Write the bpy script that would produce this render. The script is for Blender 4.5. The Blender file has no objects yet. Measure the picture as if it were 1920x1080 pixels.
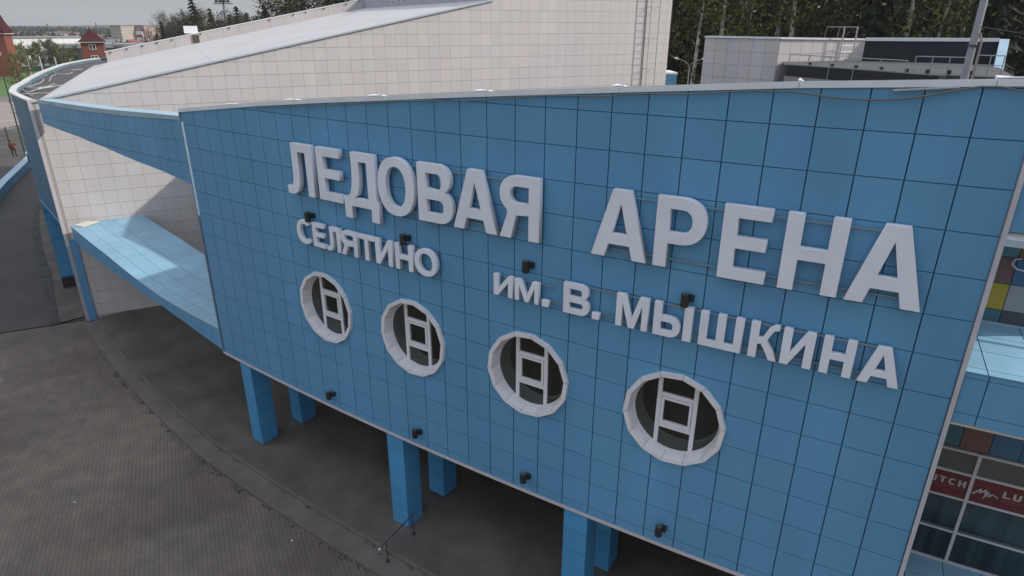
import bpy, math, random
from math import sin, cos, pi, radians, sqrt, atan2, hypot
from mathutils import Matrix, Vector
random.seed(7)
sc = bpy.context.scene
U = 0.62                      # metres per facade panel; the whole place is laid out in panels

# ------------------------------------------------------------------ camera
def W(x, y, z):               # panel units (z measured from the lowest facade joint) -> metres
    return Vector((x * U, y * U, (z + 5.1) * U))
cam = bpy.data.cameras.new('camera')
cam.sensor_fit = 'HORIZONTAL'; cam.sensor_width = 36.0; cam.lens = 1213.43 / 1920 * 36.0
cam.clip_start = 0.2; cam.clip_end = 9000
co = bpy.data.objects.new('camera', cam); sc.collection.objects.link(co)
right = Vector((.84880391, .52869474, .00371378)); down = Vector((.20311629, -.31959594, -.92552807)); fwd = Vector((-.48813491, .78634617, -.3786608))
m = Matrix((right, -down, -fwd)).transposed().to_4x4(); m.translation = W(9.98694, -16.2231, 15.15966)
co.matrix_world = m
sc.camera = co

# ------------------------------------------------------------------ light
SUN_AZ, SUN_EL = radians(57.5), radians(34.5)
world = bpy.data.worlds.new('World'); sc.world = world; world.use_nodes = True
nt = world.node_tree; nt.nodes.clear()
out = nt.nodes.new('ShaderNodeOutputWorld'); bg = nt.nodes.new('ShaderNodeBackground')
sky = nt.nodes.new('ShaderNodeTexSky'); sky.sky_type = 'NISHITA'; sky.sun_disc = False
sky.sun_elevation = SUN_EL; sky.sun_rotation = SUN_AZ; sky.altitude = 200; sky.air_density = 1.0; sky.dust_density = 4.0; sky.ozone_density = 1.0
tc = nt.nodes.new('ShaderNodeTexCoord'); sep = nt.nodes.new('ShaderNodeSeparateXYZ')
nt.links.new(tc.outputs['Generated'], sep.inputs[0])
rmp = nt.nodes.new('ShaderNodeMapRange')   # thin high overcast: zenith brighter than horizon
rmp.inputs[1].default_value = 0; rmp.inputs[2].default_value = 1
rmp.inputs[3].default_value = 0; rmp.inputs[4].default_value = 1
nt.links.new(sep.outputs['Z'], rmp.inputs[0])
tint = nt.nodes.new('ShaderNodeMix'); tint.data_type = 'RGBA'; tint.blend_type = 'MIX'
tint.inputs[6].default_value = (4.45, 4.50, 4.62, 1); tint.inputs[7].default_value = (10.6, 12.0, 14.2, 1)
nt.links.new(rmp.outputs[0], tint.inputs[0])
cl = nt.nodes.new('ShaderNodeTexNoise'); cl.inputs['Scale'].default_value = 1.6; cl.inputs['Detail'].default_value = 4
nt.links.new(tc.outputs['Generated'], cl.inputs['Vector'])
clr = nt.nodes.new('ShaderNodeMapRange'); clr.inputs[1].default_value = .3; clr.inputs[2].default_value = .7; clr.inputs[3].default_value = .95; clr.inputs[4].default_value = 1.05
nt.links.new(cl.outputs[0], clr.inputs[0])
cm = nt.nodes.new('ShaderNodeMix'); cm.data_type = 'RGBA'; cm.blend_type = 'MULTIPLY'; cm.inputs[0].default_value = 1
nt.links.new(tint.outputs[2], cm.inputs[6]); nt.links.new(clr.outputs[0], cm.inputs[7])
mx = nt.nodes.new('ShaderNodeMix'); mx.data_type = 'RGBA'; mx.inputs[0].default_value = .88
nt.links.new(sky.outputs[0], mx.inputs[6]); nt.links.new(cm.outputs[2], mx.inputs[7])
nt.links.new(mx.outputs[2], bg.inputs[0]); bg.inputs[1].default_value = 0.1
nt.links.new(bg.outputs[0], out.inputs[0])
sl = bpy.data.lights.new('sun', 'SUN'); sl.energy = 4.0; sl.angle = radians(1.2); sl.color = (1, .93, .84)
so = bpy.data.objects.new('sun', sl); sc.collection.objects.link(so)
sd = Vector((sin(SUN_AZ) * cos(SUN_EL), cos(SUN_AZ) * cos(SUN_EL), sin(SUN_EL)))
so.rotation_euler = sd.to_track_quat('Z', 'Y').to_euler(); so.location = (0, 0, 60)
sc.view_settings.view_transform = 'Standard'; sc.view_settings.look = 'None'
sc.view_settings.exposure = 0; sc.view_settings.gamma = 1; sc.view_settings.use_curve_mapping = False

# ------------------------------------------------------------------ materials
MATS = {}
def mat(name, col, rough=.6, metal=0., rnd=.0, noise=.0, nscale=1.5, streak=False, col2=None, spec=.5, bump=0., bscale=40., transl=0.):
    if name in MATS: return MATS[name]
    M = bpy.data.materials.new(name); M.use_nodes = True; N = M.node_tree.nodes; L = M.node_tree.links
    b = N['Principled BSDF']; b.inputs['Roughness'].default_value = rough; b.inputs['Metallic'].default_value = metal
    b.inputs['Specular IOR Level'].default_value = spec
    c = N.new('ShaderNodeRGB'); c.outputs[0].default_value = (*col, 1); cur = c.outputs[0]
    oi = N.new('ShaderNodeObjectInfo'); geo = N.new('ShaderNodeNewGeometry')
    if col2:
        k = N.new('ShaderNodeMix'); k.data_type = 'RGBA'; k.inputs[7].default_value = (*col2, 1)
        L.new(oi.outputs['Random'], k.inputs[0]); L.new(cur, k.inputs[6]); cur = k.outputs[2]
    def mul(sock, lo, hi, a=0., z=1.):
        nonlocal cur
        r = N.new('ShaderNodeMapRange'); r.inputs[1].default_value = a; r.inputs[2].default_value = z
        r.inputs[3].default_value = lo; r.inputs[4].default_value = hi
        L.new(sock, r.inputs[0])
        k = N.new('ShaderNodeMix'); k.data_type = 'RGBA'; k.blend_type = 'MULTIPLY'; k.inputs[0].default_value = 1
        L.new(cur, k.inputs[6]); L.new(r.outputs[0], k.inputs[7]); cur = k.outputs[2]
    if rnd:
        w = N.new('ShaderNodeTexWhiteNoise'); w.noise_dimensions = '1D'; L.new(oi.outputs['Random'], w.inputs['W'])
        mul(w.outputs[0], 1 - rnd, 1 + rnd)
    if noise:
        t = N.new('ShaderNodeTexNoise'); t.inputs['Scale'].default_value = nscale; t.inputs['Detail'].default_value = 6; t.inputs['Roughness'].default_value = .6
        if streak:
            mp = N.new('ShaderNodeMapping'); mp.inputs['Scale'].default_value = (1, 1, .12); L.new(geo.outputs['Position'], mp.inputs[0]); L.new(mp.outputs[0], t.inputs['Vector'])
        else: L.new(geo.outputs['Position'], t.inputs['Vector'])
        mul(t.outputs[0], 1 - noise, 1 + noise, .28, .72)
    L.new(cur, b.inputs['Base Color'])
    if bump:
        t = N.new('ShaderNodeTexNoise'); t.inputs['Scale'].default_value = bscale; t.inputs['Detail'].default_value = 3
        L.new(geo.outputs['Position'], t.inputs['Vector'])
        bp = N.new('ShaderNodeBump'); bp.inputs['Strength'].default_value = bump; bp.inputs['Distance'].default_value = .02
        L.new(t.outputs[0], bp.inputs['Height']); L.new(bp.outputs[0], b.inputs['Normal'])
    if transl:
        b.inputs['Subsurface Weight'].default_value = 0
    MATS[name] = M; return M

BLUE = mat('blue_composite_panel', (.110, .290, .490), .38, rnd=.03, noise=.11, nscale=.55, streak=True, col2=(.108, .296, .475), spec=.38, bump=.10, bscale=1.6)
JOINT = mat('panel_joint', (.026, .10, .20), .7)
BLUETRIM = mat('blue_trim', (.12, .27, .42), .45, noise=.08)
PALEBLUE = mat('pale_blue_coping', (.30, .42, .50), .4, noise=.12, nscale=1.2)
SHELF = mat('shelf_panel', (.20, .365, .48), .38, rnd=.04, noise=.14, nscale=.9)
FLASH = mat('white_flashing', (.70, .73, .76), .45, noise=.08)
WHITE = mat('white_paint', (.74, .74, .76), .5, noise=.05, nscale=2)
LETTER = mat('letter_plastic', (.715, .74, .81), .5, noise=.07, nscale=1.1)
PVC = mat('white_window_plastic', (.70, .69, .72), .4, noise=.07, nscale=3)
TILE = mat('cream_wall_tile', (.59, .54, .525), .5, rnd=.035, noise=.05, nscale=.8, streak=True, col2=(.58, .545, .535))
GROUT = mat('tile_joint', (.42, .375, .355), .8)
MEMBR = mat('roof_membrane', (.475, .458, .455), .6, noise=.08, nscale=.35)
DARKROOF = mat('bitumen_roof', (.058, .052, .054), .8, noise=.35, nscale=.5)
HOSE = mat('grey_hose', (.36, .35, .33), .6)
BLACK = mat('black_metal', (.02, .02, .022), .5)
STEEL = mat('galvanised_steel', (.34, .35, .36), .45, metal=.3, noise=.1, nscale=3)
DSTEEL = mat('dark_steel', (.09, .088, .09), .4, metal=.6)
COLUMN = mat('column_blue', (.066, .27, .50), .42, rnd=.05, noise=.10, nscale=.8, streak=True)
CONC = mat('concrete', (.133, .115, .100), .85, noise=.22, nscale=1.3, bump=.2, bscale=8)
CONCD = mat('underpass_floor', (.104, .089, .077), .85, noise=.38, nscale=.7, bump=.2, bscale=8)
ASPH = mat('asphalt', (.066, .058, .053), .9, noise=.22, nscale=.35, bump=.3, bscale=20)
DARKCLAD = mat('dark_membrane', (.012, .014, .022), .6, noise=.2)
SOFFIT = mat('soffit', (.16, .20, .26), .7)
RUBBER = mat('rubber_kerb', (.035, .034, .034), .85, noise=.3, nscale=2)

def glass(name, base, rough=.06, stripes=False, seeth=0., lo=.75, hi=1.35):
    M = bpy.data.materials.new(name); M.use_nodes = True; N = M.node_tree.nodes; L = M.node_tree.links
    b = N['Principled BSDF']; b.inputs['Roughness'].default_value = rough; b.inputs['Specular IOR Level'].default_value = .5
    if seeth:
        tr = N.new('ShaderNodeBsdfTransparent'); tr.inputs[0].default_value = (.85, .87, .86, 1); ms_ = N.new('ShaderNodeMixShader'); ms_.inputs[0].default_value = seeth
        L.new(b.outputs[0], ms_.inputs[1]); L.new(tr.outputs[0], ms_.inputs[2]); L.new(ms_.outputs[0], N['Material Output'].inputs['Surface'])
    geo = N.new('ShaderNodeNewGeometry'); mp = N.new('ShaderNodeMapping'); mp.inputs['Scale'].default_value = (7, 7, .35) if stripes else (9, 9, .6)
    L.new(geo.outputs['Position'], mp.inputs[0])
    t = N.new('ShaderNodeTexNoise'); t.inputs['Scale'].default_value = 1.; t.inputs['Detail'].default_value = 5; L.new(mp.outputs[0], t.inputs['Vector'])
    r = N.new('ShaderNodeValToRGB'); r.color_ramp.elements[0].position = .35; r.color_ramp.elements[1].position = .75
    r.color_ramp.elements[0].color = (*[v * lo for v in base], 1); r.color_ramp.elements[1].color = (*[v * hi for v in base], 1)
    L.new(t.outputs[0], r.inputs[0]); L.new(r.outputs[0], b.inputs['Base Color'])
    t2 = N.new('ShaderNodeTexNoise'); t2.inputs['Scale'].default_value = 2.; L.new(geo.outputs['Position'], t2.inputs['Vector'])
    bp = N.new('ShaderNodeBump'); bp.inputs['Strength'].default_value = .03; L.new(t2.outputs[0], bp.inputs['Height']); L.new(bp.outputs[0], b.inputs['Normal'])
    return M
GLASS = glass('dark_window_glass', (.024, .022, .018))
GLASSW = glass('round_window_glass', (.046, .042, .034), 0.08, False, .62)
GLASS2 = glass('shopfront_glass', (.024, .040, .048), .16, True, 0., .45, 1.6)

def paver_mat():
    M = bpy.data.materials.new('block_paving'); M.use_nodes = True; N = M.node_tree.nodes; L = M.node_tree.links
    b = N['Principled BSDF']; b.inputs['Roughness'].default_value = .85
    geo = N.new('ShaderNodeNewGeometry'); mp = N.new('ShaderNodeMapping'); mp.inputs['Rotation'].default_value = (0, 0, radians(-148.4)); L.new(geo.outputs['Position'], mp.inputs[0])
    br = N.new('ShaderNodeTexBrick'); br.inputs['Scale'].default_value = 1; br.inputs['Brick Width'].default_value = .44; br.inputs['Row Height'].default_value = .11
    br.inputs['Mortar Size'].default_value = .011; br.inputs['Mortar Smooth'].default_value = .4; br.inputs['Bias'].default_value = 0
    br.inputs['Color1'].default_value = (.164, .130, .102, 1); br.inputs['Color2'].default_value = (.145, .117, .094, 1); br.inputs['Mortar'].default_value = (.094, .078, .066, 1)
    L.new(mp.outputs[0], br.inputs['Vector'])
    def nz(s, d, lo, hi, a, z, prev, stretch=None):
        t = N.new('ShaderNodeTexNoise'); t.inputs['Scale'].default_value = s; t.inputs['Detail'].default_value = d
        if stretch:
            q = N.new('ShaderNodeMapping'); q.inputs['Scale'].default_value = stretch; L.new(mp.outputs[0], q.inputs[0]); L.new(q.outputs[0], t.inputs['Vector'])
        else: L.new(mp.outputs[0], t.inputs['Vector'])
        r = N.new('ShaderNodeMapRange'); r.inputs[1].default_value = a; r.inputs[2].default_value = z; r.inputs[3].default_value = lo; r.inputs[4].default_value = hi; L.new(t.outputs[0], r.inputs[0])
        k = N.new('ShaderNodeMix'); k.data_type = 'RGBA'; k.blend_type = 'MULTIPLY'; k.inputs[0].default_value = 1
        L.new(prev, k.inputs[6]); L.new(r.outputs[0], k.inputs[7]); return k.outputs[2]
    c = nz(.22, 7, .82, 1.06, .38, .54, br.outputs['Color'], (1, .5, 1))
    c = nz(1.7, 6, .82, 1.15, .3, .7, c)
    c = nz(.09, 2, .85, 1.12, .4, .6, c)
    hn = N.new('ShaderNodeTexNoise'); hn.inputs['Scale'].default_value = .5; hn.inputs['Detail'].default_value = 5; L.new(mp.outputs[0], hn.inputs['Vector'])
    hr_ = N.new('ShaderNodeValToRGB'); hr_.color_ramp.elements[0].position = .38; hr_.color_ramp.elements[1].position = .62; hr_.color_ramp.elements[0].color = (.985, 1.0, .99, 1); hr_.color_ramp.elements[1].color = (1.02, .99, .975, 1)
    L.new(hn.outputs[0], hr_.inputs[0]); hk = N.new('ShaderNodeMix'); hk.data_type = 'RGBA'; hk.blend_type = 'MULTIPLY'; hk.inputs[0].default_value = 1; L.new(c, hk.inputs[6]); L.new(hr_.outputs[0], hk.inputs[7]); c = hk.outputs[2]
    L.new(c, b.inputs['Base Color'])
    bp = N.new('ShaderNodeBump'); bp.inputs['Strength'].default_value = .3; bp.inputs['Distance'].default_value = .006
    L.new(br.outputs['Fac'], bp.inputs['Height']); bp.invert = True; L.new(bp.outputs[0], b.inputs['Normal'])
    return M
PAVER = paver_mat()

# ------------------------------------------------------------------ helpers
COL = sc.collection
def link(o, parent=None):
    COL.objects.link(o)
    if parent is not None: o.parent = parent
    return o
def tag(o, label=None, cat=None, group=None, kind=None):
    if label: o['label'] = label
    if cat: o['category'] = cat
    if group: o['group'] = group
    if kind: o['kind'] = kind
    return o
def thing(name, loc, label, cat, group=None):      # loc in panel units
    o = bpy.data.objects.new(name, None); o.location = W(*loc); o.empty_display_size = .3
    COL.objects.link(o); return tag(o, label, cat, group)
def base_of(p):
    v = Vector((0, 0, 0))
    while p is not None: v = v + p.location; p = p.parent
    return v
class MB:
    def __init__(s): s.v = []; s.f = []; s.mi = []
    def quad(s, *pts, mi=0):
        n = len(s.v); s.v += [tuple(p) for p in pts]; s.f.append(tuple(range(n, n + len(pts)))); s.mi.append(mi); return s
    def hexa(s, a, b, mi=0):           # a, b: matching loops (bottom and top)
        n = len(s.v); k = len(a); s.v += [tuple(p) for p in a] + [tuple(p) for p in b]
        s.f.append(tuple(range(n + k - 1, n - 1, -1))); s.f.append(tuple(range(n + k, n + 2 * k)))
        for q in range(k):
            s.f.append((n + q, n + (q + 1) % k, n + k + (q + 1) % k, n + k + q))
        s.mi += [mi] * (k + 2); return s
    def box(s, x0, x1, y0, y1, z0, z1, mi=0):
        return s.hexa([(x0, y0, z0), (x1, y0, z0), (x1, y1, z0), (x0, y1, z0)], [(x0, y0, z1), (x1, y0, z1), (x1, y1, z1), (x0, y1, z1)], mi)
    def prism(s, poly, z0, z1, mi=0):
        return s.hexa([(x, y, z0) for x, y in poly], [(x, y, z1) for x, y in poly], mi)
    def obox(s, c, dx, dy, hx, hy, z0, z1, mi=0):   # oriented box: centre, unit axes
        P = [(c[0] + dx[0] * a + dy[0] * b, c[1] + dx[1] * a + dy[1] * b) for a, b in ((-hx, -hy), (hx, -hy), (hx, hy), (-hx, hy))]
        return s.prism(P, z0, z1, mi)
    def tube(s, pts, r, n=6, mi=0, cap=True):
        pts = [Vector(p) for p in pts]; rr = r if isinstance(r, (list, tuple)) else [r] * len(pts); rings = []
        for k, p in enumerate(pts):
            t = (pts[min(k + 1, len(pts) - 1)] - pts[max(k - 1, 0)]).normalized()
            a = t.cross(Vector((0, 0, 1)) if abs(t.z) < .9 else Vector((1, 0, 0))).normalized(); b = t.cross(a)
            n0 = len(s.v); s.v += [tuple(p + (a * cos(2 * pi * q / n) + b * sin(2 * pi * q / n)) * rr[k]) for q in range(n)]; rings.append(n0)
        for k in range(len(rings) - 1):
            for q in range(n):
                s.f.append((rings[k] + q, rings[k] + (q + 1) % n, rings[k + 1] + (q + 1) % n, rings[k + 1] + q)); s.mi.append(mi)
        if cap:
            s.f.append(tuple(rings[0] + q for q in range(n - 1, -1, -1))); s.f.append(tuple(rings[-1] + q for q in range(n))); s.mi += [mi, mi]
        return s
    def mesh(s, name, mats, org=Vector((0, 0, 0)), raw=False):
        me = bpy.data.meshes.new(name)
        vs = s.v if raw else [tuple(W(*p) - org) for p in s.v]
        me.from_pydata(vs, [], s.f)
        for M in (mats if isinstance(mats, (list, tuple)) else [mats]): me.materials.append(M)
        me.polygons.foreach_set('material_index', s.mi); me.update(); return me
    def build(s, name, mats, parent=None, **kw):
        o = bpy.data.objects.new(name, s.mesh(name, mats, base_of(parent)))
        link(o, parent); return tag(o, **kw)
    def top(s, name, mats, label, cat, group=None, kind=None, org=None):   # one-mesh thing with its origin at its base
        xs = [p[0] for p in s.v]; ys = [p[1] for p in s.v]; zs = [p[2] for p in s.v]
        c = W((min(xs) + max(xs)) / 2, (min(ys) + max(ys)) / 2, min(zs))
        o = bpy.data.objects.new(name, s.mesh(name, mats, c)); o.location = c; COL.objects.link(o)
        return tag(o, label, cat, group, kind)
def struct(name, mb, mats): return tag(mb.build(name, mats), kind='structure')
def place(name, me, parent, pos, rz=0., rx=0.):     # shared mesh as a part; pos in panel units
    o = bpy.data.objects.new(name, me); o.location = W(*pos) - base_of(parent); o.rotation_euler = (rx, 0, rz)
    return link(o, parent)
def lerp(x, tab):
    if x <= tab[0][0]: return tab[0][1]
    for (a, p), (b, q) in zip(tab, tab[1:]):
        if x <= b: return p + (q - p) * (x - a) / (b - a)
    return tab[-1][1]

R, PW = 178.616, .98838
def ang(i): return i * PW / R
def P(i, z, d=0.):           # facade cylinder: column i, height z, d panels proud of the wall
    a = ang(i); r = R + d; return (r * sin(a), R - r * cos(a), z)
# white hall: plane through HO, s along it, p away behind it
HO = (-39.5, 4.4); HA = radians(31.63); HD = (sin(HA), cos(HA)); HN = (cos(HA), -sin(HA))
def H(s, n, z): return (HO[0] + HD[0] * s + HN[0] * n, HO[1] + HD[1] * s + HN[1] * n, z)
CAM = (9.98694, -16.2231, 15.15966)
def depth(x, y, z): return -.48813 * (x - CAM[0]) + .78635 * (y - CAM[1]) - .37866 * (z - CAM[2])

# ------------------------------------------------------------------ ground
g = MB()
G0 = -5.1 - .5
g.quad((-4000, -1500, G0), (2600, -1500, G0), (2600, 4500, G0), (-4000, 4500, G0))
struct('ground', g, mat('ground_soil', (.085, .092, .05), .9, noise=.35, nscale=.02))
# platform under the wing, lower step, plaza
A = [(-40.9 + k * .5) for k in range(0, 131)]
def band(i0, i1, d0, d1, z, n=90, d1f=None):
    b = MB(); pts = [i0 + (i1 - i0) * k / n for k in range(n + 1)]
    for a, c in zip(pts, pts[1:]):
        D0 = lambda i: d0(i) if callable(d0) else d0
        D1 = lambda i: d1(i) if callable(d1) else d1
        b.quad(P(a, z, D1(a)), P(c, z, D1(c)), P(c, z, D0(c)), P(a, z, D0(a)))
    return b
tcurve = [(-39.6, .02), (-32, .62), (-25, 1.0), (-18, 1.42), (-12, 1.42), (30, 1.4)]
scurve = [(-39.6, .75), (-32, 1.35), (-25, 1.85), (-18, 2.35), (-12, 2.4), (30, 2.4)]
T = lambda i: lerp(i, tcurve)
S_ = lambda i: lerp(i, scurve)
def slab(i0, i1, fin, fout, ztop, zbot, n=100):
    b = MB(); pts = [i0 + (i1 - i0) * k / n for k in range(n + 1)]
    for a, c in zip(pts, pts[1:]):
        b.quad(P(a, ztop, fout(a)), P(c, ztop, fout(c)), P(c, ztop, fin(c)), P(a, ztop, fin(a)))
        b.quad(P(a, zbot, fout(a)), P(c, zbot, fout(c)), P(c, ztop, fout(c)), P(a, ztop, fout(a)))
    return b
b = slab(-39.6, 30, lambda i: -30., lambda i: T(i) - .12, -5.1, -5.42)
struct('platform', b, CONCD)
kerb = slab(-39.6, 30, lambda i: T(i) - .117, lambda i: T(i), -5.094, -5.42)
struct('platform_kerb', kerb, CONC)
struct('lower_step', slab(-39.6, 30, lambda i: T(i) - .02, lambda i: S_(i) - .12, -5.26, -5.55), CONC)
struct('step_kerb', slab(-39.6, 30, lambda i: S_(i) - .117, lambda i: S_(i), -5.256, -5.55), CONC)
pz = -5.40
q = MB(); pl = [H(0, 0, 0), H(-60, 0, 0)]
q.quad(H(.3, -.2, pz), H(-70, -.2, pz), (60, -75, pz), (75, 5, pz), (0, 3, pz))
struct('plaza_paving', q, PAVER)
q = MB(); ap = pz + .02
q.quad(H(-.2, -.3, ap), H(-45, -.3, ap), (-150, -45, ap), (-150, 62, ap), (-120, 60, ap), (-80, 25, ap), (-60, 14, ap), (-45, 8, ap))
struct('asphalt_road', q, ASPH)
gl = slab(-95, -41.2, lambda i: lerp(i, [(-95, -1.), (-80, -.2), (-65, 0), (-53, .35), (-41, 1.9)]), lambda i: lerp(i, [(-95, -.6), (-80, .3), (-65, .6), (-54, 1.1), (-46, 1.75), (-41, 2.55)]), ap + .05, ap - .01)
struct('drain_gutter', gl, mat('gutter_blocks', (.05, .046, .044), .9, noise=.5, nscale=3))
q = slab(-95, -41.2, lambda i: -30., lambda i: lerp(i, [(-95, -1.), (-80, -.2), (-65, 0), (-53, .35), (-41, 1.9)]) - .02, ap + .09, ap - .01)
struct('side_pavement', q, CONCD)
# weeds along the step
random.seed(3)
wd = MB()
for k in range(420):
    i = random.uniform(-36, 3); d = S_(i) + random.uniform(0., .22) if random.random() < .75 else T(i) + random.uniform(.0, .12)
    z = pz if d > T(i) + .3 else -5.26
    if (sin(i * 1.7) + sin(i * 3.1 + 1)) < -.4: continue
    x, y, _ = P(i, z, d); h = random.uniform(.06, .22); a = random.uniform(0, 6.28); l = random.uniform(.08, .3)
    for e in range(3):
        a2 = a + random.uniform(-.7, .7); wx, wy = -sin(a2) * .012, cos(a2) * .012
        wd.quad((x - wx, y - wy, z), (x + wx, y + wy, z), (x + cos(a2) * l, y + sin(a2) * l, z + h * random.uniform(.3, 1)))
wd.build('dry_weeds', mat('dry_weed', (.035, .032, .022), .9), label='dry dark weeds growing along the paved step edge', cat='weeds', kind='stuff')
# litter on plaza
for (lx, ly, lb) in ((-19.8, -6.6, 'small white litter scrap lying on the dark paving stain'), (-9.4, -2.9, 'small pale litter scrap by the step below the blue columns')):
    MB().quad((lx, ly, pz + .01), (lx + .08, ly + .02, pz + .02), (lx + .09, ly + .07, pz + .012), (lx + .02, ly + .06, pz + .03)).top('litter_scrap', WHITE, lb, 'litter')

# ------------------------------------------------------------------ front wing (blue facade)
wing = thing('front_wing', P(-3, -5.1, -4), 'curved blue panelled front wing raised on columns with four round windows', 'building')
topz = lambda i: lerp(i, [(-18.2, 11.50), (-12, 12.20), (-8.27, 12.56), (-2.2, 13.10), (.6, 13.33), (3.4, 13.55), (7.5, 13.85), (12.2, 14.10)])
PT = .035; GAPX, GAPZ = .015, .010
WIN = [(-9.20, 4.44), (-4.46, 4.40), (.54, 4.40), (5.54, 4.38)]
NG = 14
def ngon(r, c=(0, 0), n=NG, ph=pi / NG * .45 + .0): return [(c[0] + r * cos(2 * pi * k / n + ph), c[1] + r * sin(2 * pi * k / n + ph)) for k in range(n)]
def clip(poly, a, b, keep_left=True):
    outp = []
    def side(p): v = (b[0] - a[0]) * (p[1] - a[1]) - (b[1] - a[1]) * (p[0] - a[0]); return v if keep_left else -v
    for k in range(len(poly)):
        p, q = poly[k], poly[(k + 1) % len(poly)]; sp, sq = side(p), side(q)
        if sp >= 0: outp.append(p)
        if sp * sq < 0:
            t = sp / (sp - sq); outp.append((p[0] + (q[0] - p[0]) * t, p[1] + (q[1] - p[1]) * t))
    return outp
def minus(poly, hole):      # convex poly minus convex ccw hole -> convex pieces
    pieces = []; rest = poly
    for k in range(len(hole)):
        a, b = hole[k], hole[(k + 1) % len(hole)]
        o = clip(rest, a, b, False)
        if len(o) > 2 and abs(area(o)) > 1e-5: pieces.append(o)
        rest = clip(rest, a, b, True)
        if len(rest) < 3: return pieces
    return pieces
def area(p): return .5 * sum(p[k][0] * p[(k + 1) % len(p)][1] - p[(k + 1) % len(p)][0] * p[k][1] for k in range(len(p)))
def panel_mesh(name, polys, t, M):     # local metres: x right, y into wall, z up; polys in panel units
    mb = MB()
    for po in polys:
        mb.hexa([(x * U, t * U, z * U) for x, z in po], [(x * U, 0, z * U) for x, z in po])
    return mb.mesh(name, M, raw=True)
FULL = panel_mesh('blue_panel', [[(-PW / 2 + GAPX, -.5 + GAPZ), (PW / 2 - GAPX, -.5 + GAPZ), (PW / 2 - GAPX, .5 - GAPZ), (-PW / 2 + GAPX, .5 - GAPZ)]], PT, BLUE)
cells = []
for i in range(-18, 12):
    lo = -.33
    zs = [lo] + list(range(0, 16))
    for z0, z1 in zip(zs, zs[1:]):
        ic = i + .5
        tl, tr = topz(i) - .02, topz(i + 1) - .02
        if z0 >= tr - .02: continue
        x0, x1 = -PW / 2 + GAPX, PW / 2 - GAPX
        zc = z0 + .5
        poly = [(x0, z0 + GAPZ - zc), (x1, z0 + GAPZ - zc), (x1, z1 - GAPZ - zc), (x0, z1 - GAPZ - zc)]
        full = z1 - z0 == 1
        if z1 > tl - .02:
            poly = clip(poly, (x0, tl - zc), (x1, tr - zc), False); full = False
        if len(poly) < 3: continue
        polys = [poly]
        for (wi, wz) in WIN:
            hole = ngon(1.44, ((wi - ic) * PW, wz - zc))
            if abs((wi - ic) * PW) < 2.1 and abs(wz - zc) < 2.1:
                new = minus(poly, hole)
                if not (len(new) == 1 and abs(area(new[0]) - area(poly)) < 1e-4):
                    full = False; polys = new
        if not polys: continue
        a = ang(ic); r = R * cos(PW / R / 2)
        pos = (r * sin(a), R - r * cos(a), zc)
        cells.append((sum(abs(area(p)) for p in polys) / depth(*pos) ** 2, pos, a, full, polys))
cells.sort(key=lambda c: -c[0])
rest = MB()
for n, (wt, pos, a, full, polys) in enumerate(cells):
    if n < 300:
        me = FULL if full else panel_mesh('blue_panel', polys, PT, BLUE)
        place('blue_panel', me, wing, pos, a + random.gauss(0, .0012), random.gauss(0, .0015))
    else:
        ca, sa = cos(a), sin(a)
        for po in polys:
            L = [(pos[0] + ca * x - sa * y, pos[1] + sa * x + ca * y, pos[2] + z) for y in (PT, 0) for x, z in po]
            k = len(po); rest.hexa(L[:k], L[k:])
rest.build('blue_panel_field', BLUE, wing, kind='stuff')
# backing wall with window holes
bk = MB()
for i in range(-18, 12):
    ic = i + .5; a = ang(ic); r = R * cos(PW / R / 2) - PT - .012
    ca, sa = cos(a), sin(a); px, py = r * sin(a), R - r * cos(a)
    polys = [[(-PW / 2 - .001, -.36), (PW / 2 + .001, -.36), (PW / 2 + .001, topz(i + 1)), (-PW / 2 - .001, topz(i))]]
    for (wi, wz) in WIN:
        new = []
        for po in polys: new += minus(po, ngon(1.42, ((wi - ic) * PW, wz))) if abs((wi - ic) * PW) < 2.1 else [po]
        polys = new
    for po in polys: bk.quad(*[(px + ca * x, py + sa * x, z) for x, z in po])
bk.build('backing_wall', JOINT, wing)
# coping along the sloping top
for k, (i0, i1) in enumerate(((-18.12, -13.8), (-13.8, -9.7), (-9.7, -5.3), (-5.3, -1.0), (-1.0, 3.2), (3.2, 7.52), (7.52, 11.2), (11.2, 12.1))):
    cp = MB(); n = 6; e = .006
    pts = [i0 + e + (i1 - i0 - 2 * e) * q / n for q in range(n + 1)]
    for a, c in zip(pts, pts[1:]):
        A_ = [P(a, topz(a) - .02, .05), P(c, topz(c) - .02, .05), P(c, topz(c) - .02, -.45), P(a, topz(a) - .02, -.45)]
        B_ = [P(a, topz(a) + .13, .05), P(c, topz(c) + .13, .05), P(c, topz(c) + .06, -.45), P(a, topz(a) + .06, -.45)]
        cp.hexa(A_, B_)
    cp.build('coping', FLASH, wing)
for (i0, i1) in ((-14.6, -13.8), (-10.5, -9.7), (-6.0, -5.3), (-1.55, -.98), (2.93, 3.25), (7.47, 7.56), (11.2, 11.9)):
    f = MB(); f.hexa([P(i0, topz(i0) + .135, -.1), P(i1, topz(i1) + .135, -.1), P(i1, topz(i1) + .08, -.44), P(i0, topz(i0) + .08, -.44)],
                     [P(i0, topz(i0) + .16, -.1), P(i1, topz(i1) + .155, -.1), P(i1, topz(i1) + .10, -.44), P(i0, topz(i0) + .17, -.44)])
    f.build('coping_flap', WHITE, wing)
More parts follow.
